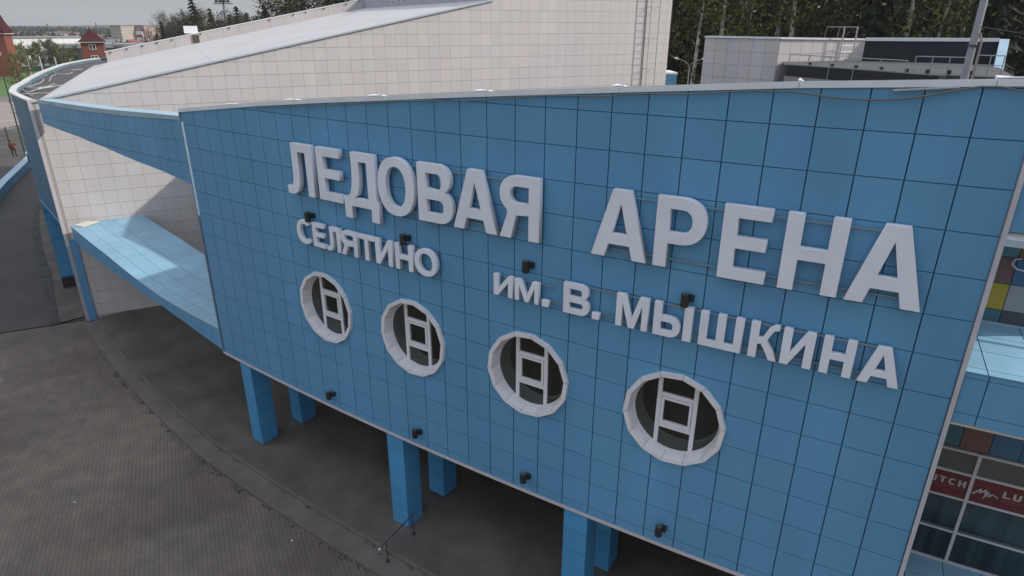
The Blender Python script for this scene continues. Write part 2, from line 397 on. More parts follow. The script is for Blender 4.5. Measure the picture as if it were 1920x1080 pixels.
# bottom and side trims
t = MB(); n = 60; pts = [-18.15 + (12.12 + 18.15) * q / n for q in range(n + 1)]
for a, c in zip(pts, pts[1:]):
    t.hexa([P(a, -.44, .04), P(c, -.44, .04), P(c, -.44, -.3), P(a, -.44, -.3)], [P(a, -.34, .04), P(c, -.34, .04), P(c, -.34, -.3), P(a, -.34, -.3)])
t.build('bottom_trim', mat('pale_trim', (.52, .48, .50), .5), wing)
for i, M, w_ in ((-18.12, mat('corner_trim', (.20, .29, .37), .5, noise=.1), .04), (12.06, mat('side_trim_grey', (.46, .46, .50), .5, noise=.1, nscale=2), .10)):
    t = MB(); t.hexa([P(i - w_ / 2, -.34, .06), P(i + w_ / 2, -.34, .06), P(i + w_ / 2, -.34, -.3), P(i - w_ / 2, -.34, -.3)],
                     [P(i - w_ / 2, topz(i) - .02, .06), P(i + w_ / 2, topz(i) - .02, .06), P(i + w_ / 2, topz(i) - .02, -.3), P(i - w_ / 2, topz(i) - .02, -.3)])
    t.build('edge_trim', M, wing)
# solid body: floor slab, side walls, low roof behind the facade screen; hidden outline shaped for sun and shade on the shelves
K = (-25.2, 10.5)
def onwall(pt, az):
    dx, dy = sin(radians(az)), cos(radians(az)); nn = (pt[0] - HO[0]) * HN[0] + (pt[1] - HO[1]) * HN[1]
    tt = -(nn - .05) / (dx * HN[0] + dy * HN[1]); return (pt[0] + dx * tt, pt[1] + dy * tt)
Kw = onwall(K, -57)
arc = [P(-18, 0, -.30)[:2]] + [P(i, 0, -.30 if i in (-18, 12) else -1.9)[:2] for i in range(-17, 12)] + [P(12, 0, -.30)[:2]] + [P(12.02, 0, -3.45)[:2]] + [P(i, 0, -3.45)[:2] for i in (13, 14.3)]
poly = arc + [(14.4, 22), (8, 25), H(51.5, .05, 0)[:2], Kw, K, (-17.65, 10.5), (-17.65, 1.4)]
MB().prism(poly, -.42, 8.9).prism([P(i, 0, -3.46)[:2] for i in (14.31, 15, 16, 17, 19)] + [(19, 22), (14.41, 22)], -.42, 6.0).build('wing_body', [mat('wing_body', (.035, .04, .045), .85, noise=.2)], wing)
# round windows
for n, (wi, wz) in enumerate(WIN):
    a = ang(wi); ca, sa = cos(a), sin(a)
    def L3(x, z, d): return (R * sin(a) + ca * x + sa * d, R - R * cos(a) + sa * x - ca * d, wz + z)
    fr = MB(); N2 = 42
    def ring(mb, ro, ri, d0, d1, nn=N2):
        for k in range(nn):
            c0, c1 = 2 * pi * k / nn, 2 * pi * (k + 1) / nn
            q_ = [(cos(c0) * ri, sin(c0) * ri), (cos(c1) * ri, sin(c1) * ri), (cos(c1) * ro, sin(c1) * ro), (cos(c0) * ro, sin(c0) * ro)]
            mb.hexa([L3(x, z, d0) for x, z in q_], [L3(x, z, d1) for x, z in q_])
    ring(fr, 1.36, 1.275, -.36, -.27)
    def bar(mb, x0, x1, z0, z1, d0, d1): mb.hexa([L3(x, z, d0) for x, z in ((x0, z0), (x1, z0), (x1, z1), (x0, z1))], [L3(x, z, d1) for x, z in ((x0, z0), (x1, z0), (x1, z1), (x0, z1))])
    bar(fr, -.60, -.47, -1.15, 1.15, -.35, -.25); bar(fr, .48, .61, -1.14, 1.14, -.35, -.25)
    bar(fr, -.47, .48, .50, .63, -.35, -.255); bar(fr, -.47, .48, -.57, -.43, -.35, -.255)
    fo = bpy.data.objects.new('round_window', fr.mesh('round_window', PVC, W(*L3(0, 0, 0)))); fo.location = W(*L3(0, 0, 0)) - base_of(wing); link(fo, wing)
    def sub(mb, nm, M):
        o = bpy.data.objects.new(nm, mb.mesh(nm, M, base_of(fo))); link(o, fo); return o
    iv = MB(); ring(iv, 1.40, 1.27, -.95, -.37); sub(iv, 'inner_reveal', mat('inner_reveal', (.78, .80, .80), .7))
    sh = MB()
    for x0, x1, z0, z1 in ((-.455, .465, .41, .485), (-.455, .465, -.415, -.33), (-.455, -.375, -.33, .41), (.39, .465, -.33, .41)): bar(sh, x0, x1, z0, z1, -.34, -.23)
    sub(sh, 'sash', PVC)
    circ = [(1.285 * cos(2 * pi * k / 40), 1.285 * sin(2 * pi * k / 40)) for k in range(40)]
    def cut(x0, x1, z0, z1):
        p_ = clip(circ, (x0, 9), (x0, -9)); p_ = clip(p_, (x1, -9), (x1, 9)); p_ = clip(p_, (-9, z0), (9, z0)); return clip(p_, (9, z1), (-9, z1))
    for c_ in ((-2, -.58, -2, 2), (.59, 2, -2, 2), (-.49, .50, .61, 2), (-.49, .50, -2, -.55), (-.39, .41, -.35, .43)):
        pn = MB(); d = -.30 + random.uniform(-.002, .002); p_ = cut(*c_); pn.hexa([L3(x, z, d - .02) for x, z in p_], [L3(x, z, d) for x, z in p_]); sub(pn, 'pane', GLASSW)
    ph = pi / NG * .45; g_ = .004
    for k in range(NG):
        c0, c1 = 2 * pi * k / NG + ph + g_, 2 * pi * (k + 1) / NG + ph - g_
        def rg(r_, d): return [L3(r_ * cos(c0), r_ * sin(c0), d), L3(r_ * cos(c1), r_ * sin(c1), d)]
        o0, o1, i1, i0 = rg(1.54, -.03), rg(1.53, .11), rg(1.39, .10), rg(1.30, -.31)
        sg = MB(); sg.quad(o0[0], o0[1], o1[1], o1[0]); sg.quad(o1[0], o1[1], i1[1], i1[0]); sg.quad(i1[0], i1[1], i0[1], i0[0]); sg.quad(o0[1], o0[0], i0[0], i0[1])
        sub(sg, 'rim_segment', PVC)
# columns
cm_ = {}
def column(i0, i1, d0, d1, z0, z1, parent, seams, base=None, M=COLUMN):
    ref = P((i0 + i1) / 2, z0, (d0 + d1) / 2)
    core = MB(); e = .03; core.hexa([P(i0 + e, z0, d0 - e), P(i1 - e, z0, d0 - e), P(i1 - e, z0, d1 + e), P(i0 + e, z0, d1 + e)], [P(i0 + e, z1, d0 - e), P(i1 - e, z1, d0 - e), P(i1 - e, z1, d1 + e), P(i0 + e, z1, d1 + e)])
    cob = bpy.data.objects.new('column', core.mesh('column', JOINT, W(*ref))); cob.location = W(*ref) - base_of(parent); link(cob, parent)
    for a, b in zip(seams, seams[1:]):
        q_ = MB(); q_.hexa([P(i0, a + .012, d0), P(i1, a + .012, d0), P(i1, a + .012, d1), P(i0, a + .012, d1)], [P(i0, b - .012, d0), P(i1, b - .012, d0), P(i1, b - .012, d1), P(i0, b - .012, d1)])
        o = bpy.data.objects.new('cladding', q_.mesh('cladding', M, base_of(cob))); link(o, cob)
    if base:
        q_ = MB(); q_.hexa([P(i0 - .03, z0, d0 + .03), P(i1 + .03, z0, d0 + .03), P(i1 + .03, z0, d1 - .03), P(i0 - .03, z0, d1 - .03)], [P(i0 - .03, z0 + base, d0 + .03), P(i1 + .03, z0 + base, d0 + .03), P(i1 + .03, z0 + base, d1 - .03), P(i0 - .03, z0 + base, d1 - .03)])
        o = bpy.data.objects.new('plinth', q_.mesh('plinth', RUBBER, base_of(cob))); link(o, cob)
SE = [-5.09, -4.15, -3.2, -2.25, -1.3, -.43]
for ic in (-16.36, -5.90, 2.53, 13.0):
    column(ic - .45, ic + .45, -.06, -.98, -5.1, -.42, wing, SE)
    column(ic - .43, ic + .47, -2.46, -3.38, -5.1, -.42, wing, SE)
# dark rear wall of the underpass; added unseen end wall shuts out light from the right
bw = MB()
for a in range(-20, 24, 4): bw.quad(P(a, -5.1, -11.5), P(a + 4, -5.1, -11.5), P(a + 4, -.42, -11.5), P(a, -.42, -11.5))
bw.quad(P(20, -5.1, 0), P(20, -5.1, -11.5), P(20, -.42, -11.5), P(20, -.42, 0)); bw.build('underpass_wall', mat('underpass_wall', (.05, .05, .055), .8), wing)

# left canopy band and shelf, part of the wing
btop = lambda i: lerp(i, [(-40, 10.45), (-38.5, 10.56), (-31, 10.83), (-26.2, 10.99), (-21.7, 11.19), (-18.2, 11.32)])
bbot = lambda i: lerp(i, [(-40, 8.98), (-37, 8.98), (-31.7, 8.96), (-27.6, 8.84), (-24.2, 8.64), (-21.2, 8.51), (-18.2, 8.25)])
def bj(i, f): return f
j1 = lambda i: lerp(i, [(-40, 10.25), (-31, 10.55), (-24, 10.83), (-18.2, 11.13)])
j2 = lambda i: lerp(i, [(-40, 9.45), (-31, 9.75), (-24, 9.98), (-18.2, 10.22)])
j3 = lambda i: lerp(i, [(-40, 8.99), (-31.7, 8.98), (-27.6, 9.0), (-24, 9.08), (-18.2, 9.22)])
def facecell(name, fl, fu, i0, i1, d, M, parent, t=.035, gx=.012, gz=.010):
    a, c = i0 + gx, i1 - gx
    if fu(a) - fl(a) < .05 and fu(c) - fl(c) < .05: return
    q_ = MB(); q_.hexa([P(a, fl(a) + gz, d), P(c, fl(c) + gz, d), P(c, fl(c) + gz, d - t), P(a, fl(a) + gz, d - t)], [P(a, max(fu(a) - gz, fl(a) + gz + .005), d), P(c, max(fu(c) - gz, fl(c) + gz + .005), d), P(c, max(fu(c) - gz, fl(c) + gz + .005), d - t), P(a, max(fu(a) - gz, fl(a) + gz + .005), d - t)])
    q_.build(name, M, parent)
core = MB()
cols = [-39.55] + list(range(-39, -18)) + [-18.18]
for a, c in zip(cols, cols[1:]):
    core.hexa([P(a, bbot(a), -.045), P(c, bbot(c), -.045), P(c, bbot(c), -.75), P(a, bbot(a), -.75)], [P(a, btop(a) - .04, -.045), P(c, btop(c) - .04, -.045), P(c, btop(c) - .04, -.75), P(a, btop(a) - .04, -.75)])
    for fl, fu in ((bbot, j3), (j3, j2), (j2, j1)):
        facecell('canopy_panel', fl, fu, a, c, 0, BLUE, wing)
core.build('canopy_beam', BLUETRIM, wing)
cp = MB()
for a, c in zip(cols, cols[1:]):
    cp.hexa([P(a, j1(a) + .01, .02), P(c, j1(c) + .01, .02), P(c, j1(c) + .01, -.8), P(a, j1(a) + .01, -.8)], [P(a, btop(a), .02), P(c, btop(c), .02), P(c, btop(c), -.8), P(a, btop(a), -.8)])
cp.build('canopy_coping', PALEBLUE, wing)  # paler blue stands in for sky light on the upward face
stp = lambda i: lerp(i, [(-40, 2.08), (-37.3, 2.01), (-32.1, 1.74), (-28.1, 1.33), (-24.6, 1.05), (-21.5, .96), (-18.1, .95)])
sbt = lambda i: lerp(i, [(-40, 1.0), (-39, .88), (-32.8, .72), (-28.4, .60), (-24.8, .38), (-21.8, .13), (-18.1, -.32)])
scr = MB()
def wall_i(d): return -39.95 - d * .27
for a, c in zip(cols, cols[1:]):
    D = -4.45
    a2 = max(a, -38.9)
    scr.hexa([P(a, sbt(a), -.045), P(c, sbt(c), -.045), P(c, sbt(c), D), P(a, sbt(a), D)], [P(a, stp(a) - .035, -.045), P(c, stp(c) - .035, -.045), P(c, stp(c) - .035, D), P(a, stp(a) - .035, D)])
    lowj = lambda i: sbt(i) + .32
    cap = lambda i: stp(i) - .08
    facecell('fascia_panel', sbt, lowj, a, c, 0, BLUE, wing); facecell('fascia_panel', lowj, cap, a, c, 0, BLUE, wing)
    for d0, d1 in ((.02, -.65), (-.65, -1.54), (-1.54, -2.51), (-2.51, -4.45)):
        g1 = .010; a3 = max(a, wall_i((d0 + d1) / 2)) if a < -39 else a
        if a < -39 and d0 < -1: pass
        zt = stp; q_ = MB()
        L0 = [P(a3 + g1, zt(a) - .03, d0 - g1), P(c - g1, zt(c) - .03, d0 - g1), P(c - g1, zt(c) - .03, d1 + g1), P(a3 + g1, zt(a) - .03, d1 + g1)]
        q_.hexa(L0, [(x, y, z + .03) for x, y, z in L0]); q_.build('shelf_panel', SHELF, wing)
scr.build('shelf_slab', BLUETRIM, wing)
sc_ = MB()
for a, c in zip(cols, cols[1:]):
    sc_.hexa([P(a, stp(a) - .075, .03), P(c, stp(c) - .075, .03), P(c, stp(c) - .075, 0.0), P(a, stp(a) - .075, 0.0)], [P(a, stp(a) + .004, .03), P(c, stp(c) + .004, .03), P(c, stp(c) + .004, 0.0), P(a, stp(a) + .004, 0.0)])
sc_.build('shelf_lip', PALEBLUE, wing)
tr_ = MB(); tr_.hexa([P(-39.3, 2.08, -.15), P(-38.5, 2.05, -.5), P(-38.9, 2.1, -1.6), P(-39.4, 2.1, -.9)], [P(-39.3, 2.12, -.15), P(-38.5, 2.10, -.5), P(-38.9, 2.2, -1.6), P(-39.4, 2.2, -.9)])
tr_.build('torn_flashing', mat('torn_flashing', (.55, .52, .44), .7), wing)

# right recess: band, shelf, coloured wall and shopfront
I1 = 17
rc = MB(); c_ = [12.12, 13.35, 14.6, 15.8, 17]
for a, c in zip(c_, c_[1:]):
    zt = lambda i: topz(min(i, 12.2)) + (i - 12.2) * .02
    facecell('canopy_panel', lambda i: 11.12, lambda i: 12.6, a, c, -.02, BLUE, wing); facecell('canopy_panel', lambda i: 12.6, lambda i: 14.12, a, c, -.02, BLUE, wing)
    rc.hexa([P(a, 11.1, -.065), P(c, 11.1, -.065), P(c, 11.1, -.8), P(a, 11.1, -.8)], [P(a, 14.12, -.065), P(c, 14.12, -.065), P(c, 14.12, -.8), P(a, 14.12, -.8)])
    rc.hexa([P(a, 14.125, .0), P(c, 14.125, .0), P(c, 14.125, -.5), P(a, 14.125, -.5)], [P(a, 14.28, .0), P(c, 14.28, .0), P(c, 14.22, -.5), P(a, 14.22, -.5)], mi=1)
rc.build('canopy_beam', [BLUETRIM, FLASH], wing)
t = MB(); t.hexa([P(12.12, 11.05, .0), P(17, 11.05, .0), P(17, 11.05, -.3), P(12.12, 11.05, -.3)], [P(12.12, 11.1, .0), P(17, 11.1, .0), P(17, 11.1, -.3), P(12.12, 11.1, -.3)]); t.build('canopy_lip', mat('lip_beige', (.42, .40, .34), .5), wing)
def shelf(ztop, zbot, nm):
    core = MB(); core.hexa([P(12.12, zbot, -.05), P(17, zbot, -.05), P(17, zbot, -3.4), P(12.12, zbot, -3.4)], [P(12.12, ztop - .035, -.05), P(17, ztop - .035, -.05), P(17, ztop - .035, -3.4), P(12.12, ztop - .035, -3.4)])
    core.build('shelf_slab', JOINT, wing)
    cr = [12.12, 12.56, 13.62, 14.65, 15.7, 17]
    for a, c in zip(cr, cr[1:]):
        for d0, d1 in ((0.02, -.27), (-.27, -1.32), (-1.32, -2.33), (-2.33, -3.3)):
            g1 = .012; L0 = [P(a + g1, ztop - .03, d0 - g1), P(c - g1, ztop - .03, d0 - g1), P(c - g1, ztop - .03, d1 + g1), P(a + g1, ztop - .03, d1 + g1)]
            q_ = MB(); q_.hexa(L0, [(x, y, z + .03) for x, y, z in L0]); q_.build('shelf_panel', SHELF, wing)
    cf = [12.12, 12.60, 13.7, 14.8, 17]
    for a, c in zip(cf, cf[1:]):
        for z0, z1 in ((zbot, zbot + .28), (zbot + .28, ztop - .17), (ztop - .17, ztop - .04)):
            facecell('fascia_panel', lambda i: z0, lambda i: z1, a, c, -.01, BLUE, wing, gz=.008)
    t = MB(); t.hexa([P(12.12, zbot - .06, .0), P(17, zbot - .06, .0), P(17, zbot - .06, -.3), P(12.12, zbot - .06, -.3)], [P(12.12, zbot, .0), P(17, zbot, .0), P(17, zbot, -.3), P(12.12, zbot, -.3)]); t.build('shelf_lip', mat('lip_beige', (.42, .40, .34), .5), wing)
    t = MB(); t.hexa([P(12.12, ztop + .002, -3.27), P(17, ztop + .002, -3.27), P(17, ztop + .002, -3.33), P(12.12, ztop + .002, -3.33)], [P(12.12, ztop + .07, -3.27), P(17, ztop + .07, -3.27), P(17, ztop + .07, -3.33), P(12.12, ztop + .07, -3.33)]); t.build('shelf_flashing', PALEBLUE, wing)
shelf(7.8, 6.42, 'upper'); shelf(-.12, -1.4, 'lower')
CC = {'teal': (0.078, 0.204, 0.240), 'maroon': (.165, .085, .085), 'blue': (0.042, 0.132, 0.240), 'yellow': (.42, .31, .025), 'grey': (0.324, 0.318, 0.324), 'dark': (0.066, 0.068, 0.074), 'orange': (0.240, 0.090, 0.024), 'dteal': (0.054, 0.150, 0.192), 'brown': (0.120, 0.084, 0.078)}
for k in CC: mat('cladding_' + k, CC[k], .45, noise=.08)
vj = [11.7, 12.42, 13.14, 13.87, 14.6, 15.33, 16.06, 16.8]
grid = {(9.68, 10.0): ['blue', 'teal', 'orange', 'yellow', 'grey', 'teal', 'blue'], (8.95, 9.68): ['grey', 'maroon', 'blue', 'grey', 'maroon', 'blue', 'teal'], (8.23, 8.95): ['blue', 'yellow', 'grey', 'teal', 'blue', 'yellow', 'grey'],
        (7.86, 8.23): ['teal', 'dteal', 'dark', 'maroon', 'grey', 'dark', 'blue'], (10.24, 10.9): ['brown', 'brown', 'brown', 'dark', 'brown', 'dark', 'brown'], (10.9, 11.6): ['grey', 'blue', 'maroon', 'grey', 'teal', 'blue', 'grey'],
        (3.9, 4.66): ['dark', 'dteal', 'maroon', 'blue', 'blue', 'teal', 'grey'], (4.66, 5.4): ['teal', 'blue', 'dteal', 'maroon', 'grey', 'dark', 'blue'], (5.4, 6.1): ['blue', 'maroon', 'grey', 'teal', 'blue', 'grey', 'dark']}
for (z0, z1), names in grid.items():
    for a, c, nm in zip(vj, vj[1:], names):
        if z0 > 6.1 and a > 14: continue  # upper wall stops short out of view, shaped to let sun onto the shelf
        facecell('coloured_panel', lambda i: z0, lambda i: z1, a, c, -3.3, MATS['cladding_' + nm], wing, gx=.010, gz=.008)
t = MB(); t.hexa([P(11.7, 10.02, -3.0), P(14.4, 10.02, -3.0), P(14.4, 10.02, -3.4), P(11.7, 10.02, -3.4)], [P(11.7, 10.21, -2.98), P(14.4, 10.21, -2.98), P(14.4, 10.24, -3.4), P(11.7, 10.24, -3.4)]); t.build('window_ledge', WHITE, wing)
t = MB(); t.quad(P(11.7, -.2, -3.36), P(17, -.2, -3.36), P(17, 6.1, -3.36), P(11.7, 6.1, -3.36)); t.quad(P(11.7, 6.1, -3.36), P(14.4, 6.1, -3.36), P(14.4, 11.6, -3.36), P(11.7, 11.6, -3.36)); t.build('recess_wall', BLACK, wing)
lampb = MB(); lampb.tube([P(13.35, 9.42, -3.1), P(16, 9.42, -3.1)], .055, 8); lampb.tube([P(13.35, 9.42, -3.1), P(13.12, 9.45, -3.08), P(13.0, 9.55, -3.1), P(13.05, 9.66, -3.2), P(13.2, 9.68, -3.28)], .025, 6)
lampb.top('wall_pipe', mat('pale_pipe', (.45, .44, .46), .5), 'pale round pipe with hooked end on the coloured wall panels', 'pipe')
vm = [11.95, 13.7, 15.95, 17.2]; hm = [-.08, 1.05, 2.24, 3.12, 3.84]
fr = MB()
for i in vm: fr.hexa([P(i - .045, -.1, -3.22), P(i + .045, -.1, -3.22), P(i + .045, -.1, -3.34), P(i - .045, -.1, -3.34)], [P(i - .045, 3.86, -3.22), P(i + .045, 3.86, -3.22), P(i + .045, 3.86, -3.34), P(i - .045, 3.86, -3.34)])
for a, c in zip(vm, vm[1:]):
    for z in hm: fr.hexa([P(a + .046, z - .035, -3.225), P(c - .046, z - .035, -3.225), P(c - .046, z - .035, -3.34), P(a + .046, z - .035, -3.34)], [P(a + .046, z + .035, -3.225), P(c - .046, z + .035, -3.225), P(c - .046, z + .035, -3.34), P(a + .046, z + .035, -3.34)])
fr.build('shopfront_frame', mat('grey_frame', (.50, .49, .50), .4), wing)
GREYP = mat('reflection_tinted_glass', (.085, .095, .085), .25, noise=.2)  # grey-green tone imitates the soffit mirrored in the top panes
for a, c in zip(vm, vm[1:]):
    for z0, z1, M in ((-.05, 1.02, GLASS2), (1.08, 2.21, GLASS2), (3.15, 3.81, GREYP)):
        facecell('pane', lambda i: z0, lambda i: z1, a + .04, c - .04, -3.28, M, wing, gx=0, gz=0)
    bl = MB(); bl.hexa([P(a + .06, 1.09, -3.24), P(c - .06, 1.09, -3.24), P(c - .06, 1.09, -3.27), P(a + .06, 1.09, -3.27)], [P(a + .06, 1.17, -3.24), P(c - .06, 1.17, -3.24), P(c - .06, 1.17, -3.27), P(a + .06, 1.17, -3.27)]); bl.build('glazing_bead', mat('dark_bead', (.07, .085, .095), .5), wing)

# ------------------------------------------------------------------ lettering
def glyph(ch, w, t, b):
    """outline + holes in a box w x 1; t stem, b bar thickness"""
    def arc(cx, cy, rx, ry, a0, a1, n=14, p=2.25):
        o = []
        for k in range(n + 1):
            a = radians(a0 + (a1 - a0) * k / n); c, s = cos(a), sin(a)
            o.append((cx + rx * math.copysign(abs(c) ** (2 / p), c), cy + ry * math.copysign(abs(s) ** (2 / p), s)))
        return o
    if ch == 'Е': return [(0, 0), (w, 0), (w, b), (t, b), (t, .43), (w * .94, .43), (w * .94, .43 + b), (t, .43 + b), (t, 1 - b), (w * .98, 1 - b), (w * .98, 1), (0, 1)], []
    if ch == 'Н' or ch == 'H': return [(0, 0), (t, 0), (t, .41), (w - t, .41), (w - t, 0), (w, 0), (w, 1), (w - t, 1), (w - t, .41 + b), (t, .41 + b), (t, 1), (0, 1)], []
    if ch == 'Т' or ch == 'T': return [(w / 2 - t / 2, 0), (w / 2 + t / 2, 0), (w / 2 + t / 2, 1 - b), (w, 1 - b), (w, 1), (0, 1), (0, 1 - b), (w / 2 - t / 2, 1 - b)], []
    if ch == 'И': return [(0, 0), (t * .95, 0), (w - t, .66), (w - t, 0), (w, 0), (w, 1), (w - t * .95, 1), (t, .34), (t, 1), (0, 1)], []
    if ch == 'М': return [(0, 0), (t * .9, 0), (t * .9, .72), (w / 2 - t * .42, 0), (w / 2 + t * .42, 0), (w - t * .9, .72), (w - t * .9, 0), (w, 0), (w, 1), (w - t * 1.3, 1), (w / 2, .30), (t * 1.3, 1), (0, 1)], []
    if ch == 'Ш': return [(0, 0), (w, 0), (w, 1), (w - t, 1), (w - t, b), (w / 2 + t / 2, b), (w / 2 + t / 2, 1), (w / 2 - t / 2, 1), (w / 2 - t / 2, b), (t, b), (t, 1), (0, 1)], []
    if ch == 'L': return [(0, 0), (w, 0), (w, b), (t, b), (t, 1), (0, 1)], []
    if ch == 'U': return [(0, 1)] + arc(w / 2, .36, w / 2, .36, 180, 360, 12, 3.2) + [(w, 1), (w - t, 1)] + arc(w / 2, .40, w / 2 - t, .40 - b, 360, 180, 12, 3.2) + [(t, 1)], []
    if ch == '.': return [(0, 0), (w, 0), (w, w * .9), (0, w * .9)], []
    if ch == 'О': return arc(w / 2, .5, w / 2, .515, 0, 351, 39), [arc(w / 2, .5, w / 2 - t, .515 - b, 0, 351, 39)]
    if ch == 'С': return arc(w / 2, .5, w / 2, .515, 42, 318, 26) + arc(w / 2, .5, w / 2 - t, .515 - b, 312, 48, 24), []
    if ch == 'А':
        f = t * 1.12; ya = .80; x = lambda y: f + (w / 2 - f) * y / ya
        return [(0, 0), (f, 0), (x(.20), .20), (w - x(.20), .20), (w - f, 0), (w, 0), (w * .655, 1), (w * .345, 1)], [[(x(.20 + b), .20 + b), (w - x(.20 + b), .20 + b), (w / 2, ya)]]
    if ch == 'Р':
        return [(0, 0), (t, 0), (t, .35)] + arc(w - .335, .675, .335, .325, -90, 90, 16, 2.2) + [(0, 1)], [[(t, .35 + b)] + arc(w - .335, .675, .335 - t, .325 - b, -90, 90, 14, 2.2) + [(t, 1 - b)]]
    if ch == 'В':
        return [(0, 0)] + arc(w - .29, .28, .29, .28, -90, 62, 14, 2.2) + arc(w - .31, .755, .27, .245, -58, 90, 14, 2.2) + [(0, 1)], \
               [[(t, b)] + arc(w - .29, .28, .29 - t, .28 - b, -90, 90, 10, 2.2) + [(t, .56 - b)], [(t, .565 + b * .15)] + arc(w - .31, .70, .27 - t, .30 - b, -88, 90, 10, 2.2) + [(t, 1 - b)]]
    if ch == 'Ь': return [(0, 0)] + arc(w - .31, .31, .31, .31, -90, 90, 16, 2.2) + [(t, .62), (t, 1), (0, 1)], [[(t, b)] + arc(w - .31, .31, .31 - t, .31 - b, -90, 90, 12, 2.2) + [(t, .62 - b)]]
    if ch == 'Я':
        return [(w, 0), (w, 1)] + arc(.315, .71, .31, .29, 90, 236, 16, 2.2) + [(w * .20, .40), (0, 0), (t * 1.12, 0), (w * .43, .38), (w - t, .40), (w - t, 0)], [[(w - t, 1 - b)] + arc(.315, .71, .31 - t, .29 - b, 90, 270, 12, 2.2) + [(w - t, .42 + b)]]
    if ch == 'К':
        return [(0, 0), (t, 0), (t, .40), (w * .40, .42), (w * .62, .16), (w * .72, 0), (w, 0), (w * .84, .27), (w * .60, .53), (w * .70, .70), (w * .80, .84), (w * .96, .87), (w * .96, 1), (w * .80, 1.0), (w * .62, .90), (w * .44, .60), (t, .58), (t, 1), (0, 1)], []
    if ch == 'Л':
        x = w * .27
        return [(w - t, 0), (w, 0), (w, 1), (x, 1), (x, .45), (x - .02, .27), (x - .06, .17), (x - .12, .145), (0, .15), (0, 0), (.10, -.015), (.22, .0), (x + t * .55, .07), (x + t * .86, .20), (x + t, .42), (x + t, 1 - b), (w - t, 1 - b)], []
    if ch == 'Д':
        x = w * .28; r_ = w * .94
        return [(0, -.235), (t * .98, -.235), (t * .98, 0), (w - t * .98, 0), (w - t * .98, -.235), (w, -.235), (w, b), (r_, b), (r_, 1), (x, 1), (x, .62), (x - .02, .40), (x - .07, .24), (w * .10, b), (0, b)], [[(r_ - t, b), (r_ - t, 1 - b), (x + t, 1 - b), (x + t, .60), (x + t - .02, .38), (x + t - .07, .22), (w * .13 + t * .8, b)]]
def letter_mesh(ch, wid, hgt, t, b, dep, M, bev=.012):
    g_, holes = glyph(ch, wid / hgt, t, b)
    cu = bpy.data.curves.new('letter', 'CURVE'); cu.dimensions = '2D'; cu.fill_mode = 'BOTH'; cu.extrude = max(dep * U / 2 - bev * U, .0005); cu.bevel_depth = bev * U; cu.bevel_resolution = 1; cu.offset = -bev * U
    if bev == 0: cu.bevel_depth = 0
    for ring in [g_] + holes:
        sp = cu.splines.new('POLY'); sp.points.add(len(ring) - 1); sp.use_cyclic_u = True
        for k, (x, y) in enumerate(ring): sp.points[k].co = (x * hgt * U, y * hgt * U, 0, 1)
    o = bpy.data.objects.new('tmp', cu); COL.objects.link(o)
    dg = bpy.context.evaluated_depsgraph_get(); me = bpy.data.meshes.new_from_object(o.evaluated_get(dg))
    bpy.data.objects.remove(o); bpy.data.curves.remove(cu)
    me.transform(Matrix(((1, 0, 0, 0), (0, 0, -1, 0), (0, 1, 0, 0), (0, 0, 0, 1)))); me.materials.clear(); me.materials.append(M); return me
def word(name, items, z0, hgt, t, b, label, dep, dface, rails):
    i0, i1 = items[0][1], items[-1][2]
    wd_ = thing(name, P((i0 + i1) / 2, z0, .0), label, 'sign')
    for ch, a, c in items:
        parts_ = [(ch, a, c)]
        if ch == 'Ы': parts_ = [('Ь', a, c - .32), ('I', c - .235, c)]
        ic = (a + c) / 2; aa = ang(ic)
        for cc, a_, c_ in parts_:
            wid = (c_ - a_) * PW
            if cc == 'I':
                mb = MB(); mb.box(0, wid * U, -dep / 2 * U, dep / 2 * U, 0, hgt * U); me = mb.mesh('letter', LETTER, raw=True)
            else: me = letter_mesh(cc, wid, hgt, t, b, dep, LETTER)
            o = place('letter', me, wd_, P(a_, z0, dface - dep / 2), aa)
            o['label'] = 'white raised letter ' + ('Ы' if ch == 'Ы' else 'full stop' if ch == '.' else ch)
    for zz, ra, rc_ in rails:
        rr = MB(); n = 8
        for q in range(n):
            u, v = ra + (rc_ - ra) * q / n, ra + (rc_ - ra) * (q + 1) / n
            rr.hexa([P(u, zz - .022, .085), P(v, zz - .022, .085), P(v, zz - .022, .04), P(u, zz - .022, .04)], [P(u, zz + .022, .085), P(v, zz + .022, .085), P(v, zz + .022, .04), P(u, zz + .022, .04)])
        k_ = ra + .4
        while k_ < rc_:
            rr.hexa([P(k_, zz - .015, .04), P(k_ + .05, zz - .015, .04), P(k_ + .05, zz - .015, -.01), P(k_, zz - .015, -.01)], [P(k_, zz + .015, .04), P(k_ + .05, zz + .015, .04), P(k_ + .05, zz + .015, -.01), P(k_, zz + .015, -.01)])
            k_ += 1.3
        rr.build('mounting_rail', mat('rail_metal', (.22, .30, .36), .4, metal=.3), wd_)
word('sign_lettering', [('Л', -10.30, -8.72), ('Е', -8.46, -7.20), ('Д', -7.12, -5.42), ('О', -5.38, -3.75), ('В', -3.59, -2.15), ('А', -2.13, -.44), ('Я', -.36, 1.04)], 9.12, 1.93, .19, .165, 'large white raised letters spelling ЛЕДОВАЯ, first word of the top row', .2, .31, [(10.83, -9.8, 1.0), (9.30, -10.2, 1.0)])
word('sign_lettering', [('А', 2.74, 4.39), ('Р', 4.57, 5.91), ('Е', 6.30, 7.48), ('Н', 7.79, 9.15), ('А', 9.30, 10.91)], 9.12, 1.93, .19, .165, 'large white raised letters spelling АРЕНА, second word of the top row', .2, .31, [(10.83, 3.3, 10.3), (9.30, 2.9, 10.8)])
